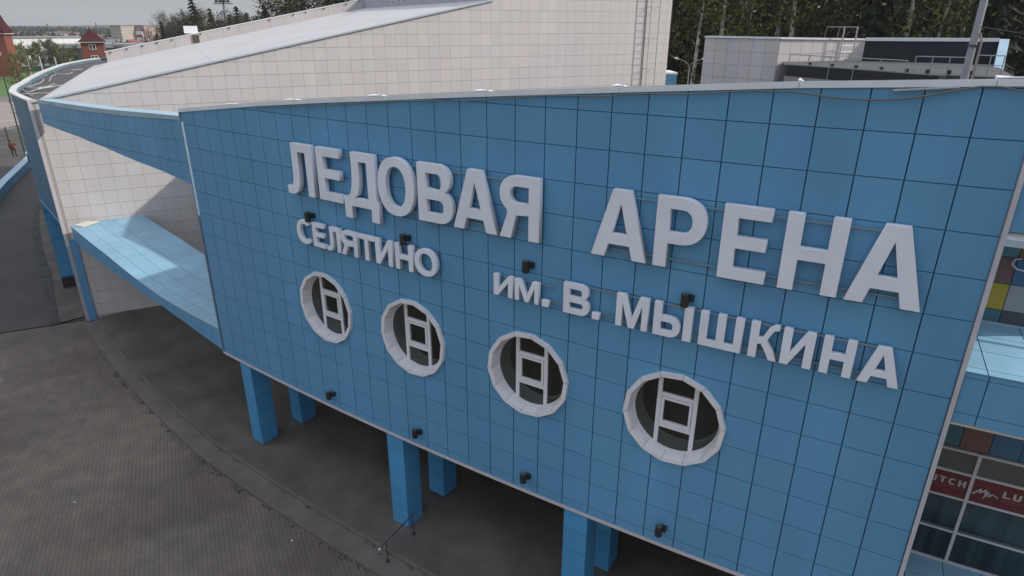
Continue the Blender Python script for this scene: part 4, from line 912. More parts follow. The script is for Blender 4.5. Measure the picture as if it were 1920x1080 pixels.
# street lamp
sl_ = thing('street_lamp', (-22.0, 86.93, -5.1), 'double armed street lamp between the white hall and the annex', 'street lamp')
q_ = MB(); q_.tube([(-22.2, 86.9, -5.1), (-22.2, 86.9, 9.0)], [.16, .10], 8); q_.build('pole', STEEL, sl_)
for sx in (-1, 1):
    dx, dy = .848 * sx, .53 * sx; ln = 1.85
    q_ = MB(); q_.tube([(-22.2, 86.9, 8.9), (-22.2 + dx * .25, 86.9 + dy * .25, 9.5), (-22.2 + dx * .8, 86.9 + dy * .8, 9.9), (-22.2 + dx * ln, 86.9 + dy * ln, 10.2)], .055, 6); q_.build('arm', STEEL, sl_)
    q_ = MB(); q_.tube([(-22.2 + dx * (ln - .1), 86.9 + dy * (ln - .1), 10.2), (-22.2 + dx * (ln + .25), 86.9 + dy * (ln + .25), 10.32), (-22.2 + dx * (ln + .62), 86.9 + dy * (ln + .62), 10.36)], [.10, .2, .06], 8); q_.build('lamp_head', WHITE, sl_)
# ------------------------------------------------------------------ trees
def leaf_mat(name, col, var=.35):
    M = mat(name, col, .8, rnd=.22, spec=.15); N = M.node_tree.nodes; L = M.node_tree.links; b_ = N['Principled BSDF']
    src = b_.inputs['Base Color'].links[0].from_socket
    geo = N.new('ShaderNodeNewGeometry'); r = N.new('ShaderNodeMapRange'); r.inputs[3].default_value = 1 - var; r.inputs[4].default_value = 1 + var
    L.new(geo.outputs['Random Per Island'], r.inputs[0])
    k = N.new('ShaderNodeMix'); k.data_type = 'RGBA'; k.blend_type = 'MULTIPLY'; k.inputs[0].default_value = 1
    L.new(src, k.inputs[6]); L.new(r.outputs[0], k.inputs[7]); L.new(k.outputs[2], b_.inputs['Base Color']); return M
SPRUCE = leaf_mat('spruce_needles', (.010, .016, .008)); SPRING = leaf_mat('spring_leaves', (.085, .098, .026), .5); OLIVE = leaf_mat('young_leaves', (.040, .044, .015), .55)
TWIG = leaf_mat('bare_twigs', (.06, .052, .044), .3); BARK = mat('dark_bark', (.045, .036, .03), .9, noise=.3, nscale=3)
BIRCHB = mat('birch_bark', (.40, .38, .34), .8, noise=.75, nscale=1.3)
def leafq(mb, c, s, rng, droop=0.):
    n = Vector((rng.gauss(0, 1), rng.gauss(0, 1), rng.gauss(0, 1) + .4)).normalized()
    a = n.cross(Vector((rng.gauss(0, 1), rng.gauss(0, 1), rng.gauss(0, 1)))).normalized(); b_ = n.cross(a)
    c = Vector(c); l, w_ = s * rng.uniform(.7, 1.4), s * rng.uniform(.4, .8)
    mb.quad(c - a * l - b_ * w_ * .3, c + b_ * w_, c + a * l, c - b_ * w_)
def spruce(seed, h, nq=1500):
    rng = random.Random(seed); t = MB(); t.tube([(0, 0, 0), (0, 0, h * .5), (0, 0, h)], [h * .016, h * .010, .02], 6); c = MB()
    lay = 26
    for k in range(lay):
        f = k / (lay - 1); z = h * (.10 + .88 * f); rad = h * .155 * (1 - f) ** .85 + .12; nb = 11 if f < .6 else 7
        rad *= rng.uniform(.75, 1.15)
        for q in range(nb):
            a = rng.uniform(0, 2 * pi); R_ = rad * rng.uniform(.6, 1.12); m_ = max(2, int(nq / lay / nb))
            for e in range(m_):
                u = (e + rng.random()) / m_; x = R_ * u
                cx, cy, cz = cos(a) * x, sin(a) * x, z - R_ * .42 * u ** 1.3 + rng.gauss(0, .05) * h * .08
                s = h * .016 * rng.uniform(.8, 1.5)
                dx, dy = cos(a + rng.gauss(0, .5)), sin(a + rng.gauss(0, .5))
                c.quad((cx - dy * s * .6, cy + dx * s * .6, cz), (cx + dx * s * 1.6, cy + dy * s * 1.6, cz - s * .9), (cx + dy * s * .6, cy - dx * s * .6, cz - s * .1), (cx - dx * s * .3, cy - dy * s * .3, cz + s * .5))
    return t, c
def broad(seed, h, nq=1300, spread=.2, base=.35, leaf=.16, twigs=False):
    rng = random.Random(seed); t = MB(); lean = (rng.gauss(0, .03) * h, rng.gauss(0, .03) * h)
    t.tube([(0, 0, 0), (lean[0] * .3, lean[1] * .3, h * .35), (lean[0] * .7, lean[1] * .7, h * .7), (lean[0], lean[1], h * .97)], [h * .0135, h * .011, h * .006, .015], 7); c = MB(); tips = []
    for k in range(26):
        f = base + (.96 - base) * (k + rng.random()) / 26; a = rng.uniform(0, 2 * pi); r_ = h * spread * rng.uniform(.5, 1.1) * (1.15 - abs(f - .55) * 1.3)
        p0 = Vector((lean[0] * f, lean[1] * f, h * f)); p1 = p0 + Vector((cos(a) * r_, sin(a) * r_, r_ * rng.uniform(.5, 1.2)))
        pm = p0 * .5 + p1 * .5 + Vector((0, 0, -r_ * .12)); t.tube([p0, pm, p1], [h * .0032, h * .002, .006], 4, cap=False, mi=1); tips += [(p0, pm, p1)]
    for k in range(nq):
        p0, pm, p1 = rng.choice(tips); u = rng.random() ** .6; p = (p0 * (1 - u) + pm * u) if rng.random() < .35 else (pm * (1 - u) + p1 * u)
        sg = h * .028
        p = p + Vector((rng.gauss(0, sg), rng.gauss(0, sg), rng.gauss(0, sg) - abs(rng.gauss(0, sg)) * .8))
        if twigs:
            d = Vector((rng.gauss(0, .5), rng.gauss(0, .5), rng.uniform(.2, 1))).normalized() * h * .045 * rng.uniform(.6, 1.4); w_ = d.cross(Vector((rng.gauss(0, 1), rng.gauss(0, 1), .1))).normalized() * h * .0016
            c.quad(p - w_, p + w_, p + d)
        else: leafq(c, p, leaf * rng.uniform(.7, 1.5), rng)
    return t, c
def proto(kind, t, c, tm, cmn):
    return (kind, t.mesh('trunk', [tm, BARK], raw=True), c.mesh('crown', cmn, raw=True))
SP = [proto('spruce_tree', *spruce(s, 20), BARK, SPRUCE) for s in (1, 2, 3)]
BI = [proto('birch_tree', *broad(s, 19, 1500, .17, .30, .17), BIRCHB, SPRING) for s in (11, 12, 13)]
OL = [proto('leafing_tree', *broad(s, 18, 1500, .19, .22, .17), BARK, OLIVE) for s in (21, 22)]
BA = [proto('bare_tree', *broad(s, 16, 2600, .20, .25, .1, True), BARK, TWIG) for s in (31, 32)]
def tree(pr, x, y, sc_, rz, label, group, z=G0, wide=1.):
    kind, tm, cmn = pr; e = bpy.data.objects.new(kind, None); e.location = W(x, y, z); e.rotation_euler = (random.gauss(0, .03), random.gauss(0, .03), rz); e.scale = (sc_ * wide, sc_ * wide, sc_ * random.uniform(.92, 1.1)); COL.objects.link(e)
    tag(e, label, 'tree', group)
    for nm, me in (('trunk', tm), ('crown', cmn)): link(bpy.data.objects.new(nm, me), e)
def polar(px, dist):     # bearing of a picture column at the horizon
    az = -.55555 + math.atan((px - 960) / (1213.4 * 1.0797)); return CAM[0] + sin(az) * dist, CAM[1] + cos(az) * dist
rng = random.Random(5)
GF = {'spruce_tree': ('tall dark spruce in the forest behind the annex', 'spruces in the forest behind the annex'), 'birch_tree': ('birch with pale trunk and fresh green leaves in the forest', 'birches in the forest behind the annex'), 'leafing_tree': ('olive green leafing tree in the forest behind the annex', 'leafing trees in the forest behind the annex'), 'bare_tree': ('bare twiggy tree in the forest behind the annex', 'bare trees in the forest')}
for row, (d, n) in enumerate(((118, 17), (133, 18), (150, 19), (172, 20))):
    for k in range(n):
        px = 1215 + (k + rng.uniform(-.3, .3)) * 760 / n + row * 13
        r_ = rng.random()
        pr = rng.choice(BI) if (row == 0 and r_ < .40) or r_ < .14 else rng.choice(OL) if r_ < (.62 if row == 0 else .25) else rng.choice(SP)
        x, y = polar(px, d + rng.uniform(-6, 6)); L = GF[pr[0]]
        tree(pr, x, y, rng.uniform(.95, 1.25) * (1 + row * .08), rng.uniform(0, 6.28), *L)
for k in range(20):  # added out of view to keep low sky light off the column sides
    a = radians(62 + 78 * (k + rng.uniform(-.3, .3)) / 19); d = rng.uniform(60, 74); pr = rng.choice(SP + SP + OL); L = ('added tree of the forest edge right of the building, out of view, dimming side light', 'added forest edge trees out of view on the right')
    tree(pr, 14 + sin(a) * d, -4 + cos(a) * d, rng.uniform(.8, 1.0), rng.uniform(0, 6.28), *L)
GB = {'spruce_tree': ('dark spruce standing beyond the pale hall roof', 'spruces beyond the hall roof'), 'birch_tree': ('green birch standing beyond the pale hall roof', 'birches beyond the hall roof'), 'leafing_tree': ('olive green tree standing beyond the pale hall roof', 'leafing trees beyond the hall roof'), 'bare_tree': ('bare grey tree standing beyond the pale hall roof', 'bare trees beyond the hall roof')}
for px, d, kd, s in ((268, 330, BA, .75), (300, 330, BA, 1.0), (312, 310, BA, .95), (330, 300, BA, 1.0), (346, 290, OL, .95), (358, 285, BA, 1.0), (366, 280, SP, .95), (374, 270, SP, 1.08), (381, 285, BA, 1.05), (390, 280, SP, .8), (398, 260, BA, .95), (405, 270, SP, .93), (416, 260, BA, .9), (428, 265, SP, 1.0), (436, 250, BA, .95), (445, 262, SP, .97), (455, 250, BA, .95), (464, 255, SP, 1.0), (474, 245, OL, .95), (484, 240, BA, 1.0), (492, 250, SP, 1.0), (503, 235, OL, 1.05), (515, 230, OL, 1.1), (526, 235, BA, 1.1), (536, 225, BI, 1.1), (548, 225, OL, 1.15), (560, 225, BA, 1.1), (572, 220, BI, 1.15), (584, 215, OL, 1.15), (596, 215, BA, 1.15), (606, 210, BI, 1.2), (618, 212, SP, 1.15), (630, 210, OL, 1.2), (642, 206, OL, 1.2), (655, 205, SP, 1.15), (668, 205, OL, 1.2), (682, 205, BI, 1.2), (700, 205, SP, 1.2), (720, 205, OL, 1.2)):
    x, y = polar(px, d); pr = rng.choice(kd); s *= (.78 if pr[0] == 'spruce_tree' else .88) if px < 495 else .94
    tree(pr, x, y, s, rng.uniform(0, 6.28), *GB[pr[0]], wide=1.3 if pr[0] == 'spruce_tree' else 1.)
for px, d, kd, s in ((290, 345, SP, .5), (322, 325, BA, .8), (352, 315, OL, .7), (285, 300, SP, .55), (420, 285, BA, .75), (452, 275, BA, .8), (505, 260, SP, .8), (540, 250, SP, .9), (575, 245, SP, .95)):
    x, y = polar(px, d); pr = rng.choice(kd); tree(pr, x, y, s, rng.uniform(0, 6.28), *GB[pr[0]])
for k in range(34):
    px = 285 + 225 * (k + rng.random()) / 34; x, y = polar(px, rng.uniform(255, 330) - (px - 285) * .2); pr = rng.choice(OL + OL + BA + SP); tree(pr, x, y, rng.uniform(.52, .66), rng.uniform(0, 6.28), *GB[pr[0]], wide=1.25)
for k in range(30):
    px = 318 + 185 * (k + rng.random()) / 30; x, y = polar(px, rng.uniform(235, 300) - (px - 318) * .15); pr = rng.choice(BA + OL); tree(pr, x, y, rng.uniform(.70, .84), rng.uniform(0, 6.28), *GB[pr[0]], wide=1.15)
# trees by the sports field and the town
WIL = leaf_mat('sunlit_willow_leaves', (.115, .120, .046), .4)  # brighter leaf colour stands in for sun and haze on these trees
WP_ = [proto('willow_tree', *broad(s_, 12, 2300, .30, .18, .19), BARK, WIL) for s_ in (41, 42, 43)]
ORD = ['first', 'second', 'third', 'fourth', 'fifth', 'sixth', 'seventh', 'eighth', 'ninth', 'tenth', 'eleventh', 'twelfth']
for nw_, (px, d, s) in enumerate(((6, 322, .42), (24, 330, .40), (14, 372, .52), (30, 380, .55), (42, 376, .5), (60, 385, .58), (72, 380, .62), (82, 384, .5), (92, 392, .5), (105, 372, .38), (120, 375, .45))):
    x, y = polar(px, d); tree(rng.choice(WP_), x, y, s * 1.05, rng.uniform(0, 6.28), 'round light green tree before the white warehouse, ' + ORD[nw_] + ' from the left', 'young trees before the white warehouse', wide=1.25)
for nw_, (px, d, s, kd) in enumerate(((128, 362, .36, OL), (199, 356, .34, OL), (207, 350, .36, OL), (216, 360, .34, OL))):
    x, y = polar(px, d); pr = rng.choice(kd); tree(pr, x, y, s, rng.uniform(0, 6.28), ('small tree just left of the red brick tower', 'small tree touching the right side of the red brick tower', 'small tree a little right of the red brick tower', 'rightmost small tree near the red brick tower')[nw_], 'small trees by the brick tower', wide=1.3)
x, y = polar(3, 150); tree(BI[0], x, y, .42, 1.0, 'yellow green young tree at the left photo edge by the sports field', None)
# ------------------------------------------------------------------ far land
rng = random.Random(9)
hl = MB()
N_ = 60
for k in range(N_):
    def hp(k, d, z): az = radians(-95 + 130 * k / N_); return (CAM[0] + sin(az) * d, CAM[1] + cos(az) * d, z)
    def ht(k): return -5 + 9 + 5 * sin(k * .31) + 3 * sin(k * .83 + 1) + 1.2 * sin(k * 2.1)
    hl.quad(hp(k + 1, 2300, G0 - .5), hp(k, 2300, G0 - .5), hp(k, 3300, ht(k)), hp(k + 1, 3300, ht(k + 1)))
    hl.quad(hp(k + 1, 3300, ht(k + 1)), hp(k, 3300, ht(k)), hp(k, 3900, G0 - .5), hp(k + 1, 3900, G0 - .5))
struct('hills', hl, mat('wooded_hills', (.035, .042, .032), .9, noise=.4, nscale=.01))
fw = MB()
for k in range(5200):
    d = 560 + 1700 * rng.random() ** 1.3; az = radians(rng.uniform(-80, -44)); x, y = CAM[0] + sin(az) * d, CAM[1] + cos(az) * d
    if (sin(x * .013) + sin(y * .019 + x * .004)) < -.2: continue
    h = rng.uniform(3, 8.5) + d * .0015; w_ = rng.uniform(2, 6)
    for q in range(2):
        a = rng.uniform(0, pi); fw.quad((x - cos(a) * w_, y - sin(a) * w_, G0), (x + cos(a) * w_, y + sin(a) * w_, G0), (x + cos(a) * w_ * .8, y + sin(a) * w_ * .8, G0 + h * .6), (x + rng.gauss(0, .6), y, G0 + h), (x - cos(a) * w_ * .85, y - sin(a) * w_ * .8, G0 + h * .55))
tag(fw.build('distant_woods', leaf_mat('distant_woods_leaves', (.05, .052, .036), .4)), 'dark distant woods along the horizon on the left', 'woods', kind='stuff')
rr = random.Random(2)
# ------------------------------------------------------------------ sports ground on the left
ev = (sin(radians(-70.5)), cos(radians(-70.5))); fv = (-ev[1], ev[0])
def patch(name, d0, d1, l0, l1, z, M):
    q_ = MB(); q_.quad(*[(CAM[0] + ev[0] * d + fv[0] * l, CAM[1] + ev[1] * d + fv[1] * l, z) for d, l in ((d0, l0), (d0, l1), (d1, l1), (d1, l0))]); struct(name, q_, M)
patch('lawn', 121, 140, -60, 40, G0 + .10, mat('lawn_grass', (.055, .085, .028), .95, noise=.25, nscale=.5))
patch('sports_court', 140, 232, -80, 60, G0 + .12, mat('court_surface', (.24, .20, .18), .9, noise=.12, nscale=.1))
patch('sports_field', 250, 372, -120, 70, G0 + .06, mat('field_grass', (.07, .125, .028), .95, noise=.2, nscale=.05))
patch('running_track', 232, 250, -120, 70, G0 + .08, mat('track', (.14, .13, .12), .95, noise=.1, nscale=.1))
LINE = mat('line_paint', (.55, .55, .53), .8)
for d in (158, 186, 212): patch('court_line', d, d + .5, -70, 50, G0 + .14, LINE)
patch('court_line', 158.6, 211.9, -2, -1.4, G0 + .14, LINE)
q_ = MB(); bw_ = [(-76, 10.3), (-91.3, 19.3), (-107, 29.2), (-126, 41)]
for (a, b_), (c, d_) in zip(bw_, bw_[1:]):
    l = hypot(c - a, d_ - b_); ux, uy = (c - a) / l, (d_ - b_) / l; nx, ny = -uy * .9, ux * .9
    q_.hexa([(a, b_, -5.5), (c, d_, -5.5), (c - nx, d_ - ny, -5.5), (a - nx, b_ - ny, -5.5)], [(a, b_, -4.4), (c, d_, -4.4), (c - nx, d_ - ny, -4.4), (a - nx, b_ - ny, -4.4)])
    q_.hexa([(a, b_, -4.398), (c, d_, -4.398), (c - nx * 1.08, d_ - ny * 1.08, -4.398), (a - nx * 1.08, b_ - ny * 1.08, -4.398)], [(a, b_, -4.28), (c, d_, -4.28), (c - nx * 1.08, d_ - ny * 1.08, -4.28), (a - nx * 1.08, b_ - ny * 1.08, -4.28)], mi=1)
q_.top('low_wall', [BLUE, PALEBLUE], 'low blue boundary wall with pale top along the asphalt road at left', 'wall')
bl = thing('bollard_light', (-101.5, 27.4, -4.28), 'small black bollard light with white head standing on the low blue wall', 'light')
q_ = MB(); q_.tube([(-101.5, 27.4, -4.28), (-101.5, 27.4, -3.1)], .10, 8); q_.build('post', BLACK, bl); q_ = MB(); q_.tube([(-101.5, 27.4, -3.1), (-101.5, 27.4, -2.8), (-101.5, 27.4, -2.65)], [.22, .24, .1], 10); q_.build('lamp_head', WHITE, bl)
GREEN = mat('green_metal', (.02, .055, .035), .5)
bars = thing('pull_up_bars', (-119, 32.5, G0), 'dark green exercise bars on the sports ground beside the person', 'exercise bars')
for k, (x, y, h) in enumerate(((-117.5, 28.5, 5.2), (-118.6, 32.0, 4.6), (-120.0, 35.6, 4.6))):
    q_ = MB(); q_.tube([(x, y, G0), (x, y, G0 + h)], .12, 6); q_.build('post', GREEN, bars)
for h in (4.4, 3.3): q_ = MB(); q_.tube([(-117.5, 28.5, G0 + h), (-118.6, 32, G0 + h), (-120, 35.6, G0 + h)], .06, 6); q_.build('bar', GREEN, bars)
q_ = MB(); q_.tube([(-115.5, 32.6, G0), (-115.5, 32.6, G0 + 12.5)], [.13, .09], 8); q_.top('net_pole', GREEN, 'tall thin dark green pole beside the blue side wing', 'pole')
x, y = polar(20, 172); q_ = MB(); q_.box(x - 2.2, x + 2.2, y - 1, y + 1, G0, G0 + 2.6); q_.box(x - 2.5, x + 2.5, y - 1.3, y + 1.3, G0 + 2.601, G0 + 2.9, mi=1); q_.top('players_shelter', [mat('shelter_grey', (.3, .3, .3), .6), WHITE], 'small white roofed players shelter on the sports court edge', 'shelter')
# person
def person(x, y, z):
    e = thing('person', (x, y, z), 'person in dark red jacket and dark trousers standing by the green exercise bars', 'person')
    V = {'pel': (0, 0, .95, .15), 'ab': (0, 0, 1.15, .14), 'ch': (0, .0, 1.36, .16), 'nk': (0, .01, 1.5, .06), 'hd': (0, .02, 1.62, .10), 'tp': (0, .02, 1.71, .07),
         'hl': (.1, 0, .88, .095), 'kl': (.12, .04, .48, .065), 'al': (.13, 0, .08, .045), 'tl': (.14, .14, .04, .04), 'hr': (-.1, 0, .88, .095), 'kr': (-.13, -.05, .48, .065), 'ar': (-.15, -.12, .09, .045), 'tr': (-.16, .02, .04, .04),
         'sl': (.19, 0, 1.41, .065), 'el': (.30, .10, 1.18, .05), 'wl': (.26, .30, 1.16, .035), 'fl': (.25, .39, 1.17, .03), 'sr': (-.19, 0, 1.41, .065), 'er': (-.28, -.03, 1.15, .05), 'wr': (-.26, .12, .95, .035), 'fr': (-.25, .18, .88, .03)}
    E_ = [('pel', 'ab'), ('ab', 'ch'), ('ch', 'nk'), ('nk', 'hd'), ('hd', 'tp'), ('pel', 'hl'), ('hl', 'kl'), ('kl', 'al'), ('al', 'tl'), ('pel', 'hr'), ('hr', 'kr'), ('kr', 'ar'), ('ar', 'tr'), ('ch', 'sl'), ('sl', 'el'), ('el', 'wl'), ('wl', 'fl'), ('ch', 'sr'), ('sr', 'er'), ('er', 'wr'), ('wr', 'fr')]
    ks = list(V); me = bpy.data.meshes.new('body'); me.from_pydata([V[k][:3] for k in ks], [(ks.index(a), ks.index(b_)) for a, b_ in E_], [])
    o = bpy.data.objects.new('body_tmp', me); COL.objects.link(o); md = o.modifiers.new('s', 'SKIN'); o.modifiers.new('u', 'SUBSURF').levels = 1
    for k, sv in zip(ks, me.skin_vertices[0].data): sv.radius = (V[k][3],) * 2; sv.use_root = k == 'pel'
    dg = bpy.context.evaluated_depsgraph_get(); bm_ = bpy.data.meshes.new_from_object(o.evaluated_get(dg)); bpy.data.objects.remove(o)
    bm_.materials.clear()
    for M in (mat('skin', (.35, .22, .16), .6), mat('red_jacket', (.10, .022, .025), .8), mat('dark_trousers', (.02, .02, .025), .8), BLACK): bm_.materials.append(M)
    for p_ in bm_.polygons:
        c = p_.center; p_.material_index = 3 if c.z < .1 else 0 if c.z > 1.5 or (c.y > .33) or (c.x < -.2 and c.z < .93 and c.y > .13) else 2 if c.z < .95 and abs(c.x) < .22 else 1
        p_.use_smooth = True
    bm_.name = 'body'; b_ = bpy.data.objects.new('body', bm_); b_.rotation_euler = (0, 0, 1.2); link(b_, e)
    h_ = MB(); h_.tube([(0, -.01, 1.62), (0, 0, 1.70), (0, .01, 1.755)], [.105, .10, .04], 10); hm_ = bpy.data.objects.new('hair', h_.mesh('hair', BLACK, raw=True)); hm_.rotation_euler = (0, 0, 1.2); link(hm_, e)
person(-115.2, 31.0, G0 + .1)
# posts and fence at the field
for px, d, zt_, lb_ in ((31, 348, 2.0, 'first from the left'), (55, 328, 2.4, 'second from the left'), (84, 352, 1.1, 'third from the left'), (113, 362, 0, 'fourth from the left'), (142, 372, -1, 'rightmost, near the brick tower')):
    x, y = polar(px, d); q_ = MB(); q_.tube([(x, y, G0), (x, y, zt_)], .22, 6); q_.top('net_post', mat('pale_post', (.5, .5, .48), .6), 'pale net post along the green field, ' + lb_, 'post', 'net posts along the field')
x, y = polar(7, 372); q_ = MB(); q_.tube([(x, y, G0), (x, y, 9)], [.6, .4], 8); q_.top('lamp_pole', STEEL, 'thick grey pole at the left edge behind the field', 'pole')
q_ = MB(); xa, ya = polar(-30, 372); xb, yb = polar(128, 372); q_.hexa([(xa, ya, G0), (xb, yb, G0), (xb - .3, yb + .3, G0), (xa - .3, ya + .3, G0)], [(xa, ya, G0 + 2.2), (xb, yb, G0 + 2.2), (xb - .3, yb + .3, G0 + 2.2), (xa - .3, ya + .3, G0 + 2.2)]); q_.top('green_fence', GREEN, 'long dark green fence along the far side of the field', 'fence')
# ------------------------------------------------------------------ town
def block(root, name, c, hx, hy, az, z0, z1, M):
    dx, dy = (sin(az), cos(az)), (cos(az), -sin(az)); q_ = MB(); q_.obox(c, dx, dy, hx, hy, z0, z1); return q_.build(name, M, root)
WW = mat('white_cladding', (.88, .87, .85), .6, noise=.06, nscale=.05)
x, y = polar(60, 418); wh = thing('warehouse', (x, y, G0), 'long white warehouse with grey roof edge beyond the sports field', 'building')
wx, wy = polar(-20, 415); vx, vy = polar(143, 415); az_ = atan2(vx - wx, vy - wy); l = hypot(vx - wx, vy - wy) / 2
cx, cy = (wx + vx) / 2 + cos(az_) * -14, (wy + vy) / 2 + sin(az_) * 14
block(wh, 'wall', (cx, cy), l, 14, az_, G0, 7.6, WW); block(wh, 'roof', (cx, cy), l + .4, 14.4, az_, 7.601, 7.95, mat('grey_roof', (.22, .21, .21), .7))
for k in range(-6, 7): block(wh, 'wall_seam', (cx + sin(az_) * l * k / 7 + cos(az_) * 14.06, cy + cos(az_) * l * k / 7 - sin(az_) * 14.06), .08, .05, az_, G0, 7.55, mat('seam_grey', (.70, .69, .68), .7))
wx, wy = polar(88, 398); vx, vy = polar(300, 398); az_ = atan2(vx - wx, vy - wy); l = hypot(vx - wx, vy - wy) / 2
cx, cy = (wx + vx) / 2 + cos(az_) * -8, (wy + vy) / 2 + sin(az_) * 8
db = thing('low_hall', (cx, cy, G0), 'low dark grey building with pale roof fascia behind the brick tower', 'building')
block(db, 'wall', (cx, cy), l, 8, az_, G0, 3.1, mat('dark_wall', (.05, .055, .065), .7, noise=.2, nscale=.2)); block(db, 'fascia', (cx, cy), l + .3, 8.3, az_, 3.101, 4.9, mat('fascia_grey', (.24, .25, .27), .6))
for k in range(-5, 6): block(db, 'window', (cx + sin(az_) * l * k / 6 + cos(az_) * 8.05, cy + cos(az_) * l * k / 6 - sin(az_) * 8.05), .9, .06, az_, 0, 1.4, mat('far_pane', (.2, .23, .26), .2))
BRICK = mat('red_brick', (.175, .048, .032), .85, noise=.15, nscale=.4); MROOF = mat('maroon_roof', (.050, .012, .015), .85, spec=.15, noise=.1)
def tower(px, d, hw, zt_, za, label, az=.9, nm='brick_tower', wins=((.5, 2.2), (-3.2, -1.8))):
    x, y = polar(px, d); e = thing(nm, (x, y, G0), label, 'building')
    block(e, 'wall', (x, y), hw, hw, az, G0, zt_, BRICK)
    dx, dy = (sin(az), cos(az)), (cos(az), -sin(az)); o_ = hw * 1.25
    cs = [(x + dx[0] * a * o_ + dy[0] * b_ * o_, y + dx[1] * a * o_ + dy[1] * b_ * o_) for a, b_ in ((-1, -1), (1, -1), (1, 1), (-1, 1))]
    q_ = MB(); q_.prism(cs, zt_ + .002, zt_ + .25)
    q_.build('eave', mat('white_eave', (.5, .48, .47), .6), e)
    q_ = MB(); n = 4
    mid = [(x + (a - x) * .62, y + (b_ - y) * .62, zt_ + .25 + (za - zt_) * .28) for a, b_ in cs]; lo = [(a, b_, zt_ + .252) for a, b_ in cs]
    for k in range(4): q_.quad(lo[k], lo[(k + 1) % 4], mid[(k + 1) % 4], mid[k]); q_.quad(mid[k], mid[(k + 1) % 4], (x, y, za))
    q_.build('roof', MROOF, e)
    for sgn, ax, bx in ((1, dy, dx), (-1, dx, dy)):
        for z0, z1 in wins:
            for off in (0,):
                c = (x + ax[0] * sgn * (hw + .04), y + ax[1] * sgn * (hw + .04)); a2 = az if ax is dy else az + pi / 2
                w_ = block(e, 'window', c, hw * .3, .05, a2, z0, z1, WHITE)
                for s_ in (-1, 1):
                    c2 = (c[0] + bx[0] * s_ * hw * .14 + ax[0] * sgn * .06, c[1] + bx[1] * s_ * hw * .14 + ax[1] * sgn * .06)
                    q_ = MB(); d1, d2 = (sin(a2), cos(a2)), (cos(a2), -sin(a2)); q_.obox(c2, d1, d2, hw * .11, .03, z0 + .2, z1 - .2); po_ = bpy.data.objects.new('pane', q_.mesh('pane', GLASS, base_of(w_))); link(po_, w_)
    return e
tw_ = tower(163, 378, 4.5, 6.2, 12.4, 'red brick tower with steep maroon pyramid roof beyond the flat roof', az=.55, wins=((3.2, 5.4), (-1.2, .6)))
tower(-15, 345, 3.7, 10.4, 27, 'tall brick building with steep roof cut by the left photo edge', az=.75, nm='brick_house', wins=((7.8, 9.2), (5.2, 6.6), (2.6, 4.0)))
def apartment(px0, px1, d, zt_, label, az, depth_, col, colside):
    x0, y0 = polar(px0, d); x1, y1 = polar(px1, d); l = hypot(x1 - x0, y1 - y0) / 2 / abs(sin(az - atan2(x0 - CAM[0], y0 - CAM[1]))); cx, cy = (x0 + x1) / 2, (y0 + y1) / 2
    e = thing('apartment_block', (cx, cy, G0), label, 'building'); block(e, 'wall', (cx, cy), l, depth_, az, G0, zt_, col); block(e, 'roof', (cx, cy), l + .5, depth_ + .5, az, zt_ + .002, zt_ + .7, mat('flat_roof_grey', (.2, .19, .18), .8))
    dx, dy = (sin(az), cos(az)), (cos(az), -sin(az)); nf = 5; nw = int(l * 2 / 3.6); q_ = MB(); q_.box(-.62 * U, .62 * U, -.03, .03, -.7 * U, .7 * U); me = q_.mesh('window', mat('far_pane', (.2, .23, .26), .2), raw=True)
    for f in range(nf):
        z = zt_ - 1.9 - f * (zt_ - G0 - 1.5) / nf
        for k in range(nw):
            s = -l + (k + .5) * 2 * l / nw
            for sg in (1,): place('window', me, e, (cx + dx[0] * s + dy[0] * (depth_ + .05) * sg, cy + dx[1] * s + dy[1] * (depth_ + .05) * sg, z), pi / 2 - az)
        for k in range(3): place('window', me, e, (cx - dx[0] * (l + .05) + dy[0] * (k - 1) * depth_ * .6, cy - dx[1] * (l + .05) + dy[1] * (k - 1) * depth_ * .6, z), -az)
CREAM = mat('cream_block', (.42, .36, .30), .8, noise=.08); PINK = mat('pink_block', (.42, .30, .25), .8, noise=.08)
apartment(212, 244, 900, 10.6, 'cream apartment block far left of its pinkish twin', radians(-12), 8, CREAM, None)
apartment(256, 292, 905, 10.6, 'pinkish apartment block far right of its cream twin', radians(-12), 8, PINK, None)
HC = [mat('house_wall_' + n, c, .8) for n, c in (('white', (.55, .53, .5)), ('yellow', (.5, .38, .2)), ('grey', (.3, .3, .3)), ('orange', (.45, .2, .08)))]; HR = [mat('house_roof_' + n, c, .7) for n, c in (('red', (.18, .06, .05)), ('grey', (.14, .14, .15)), ('brown', (.10, .07, .06)))]
hs_ = [(px, d) for px, d in ((52, 640), (72, 560), (95, 700), (112, 820), (128, 640), (40, 760), (60, 900), (84, 1000), (105, 1100), (180, 620), (190, 560), (199, 700), (204, 600), (224, 520), (236, 640), (246, 560), (30, 1100), (122, 1200), (136, 950), (176, 900))]
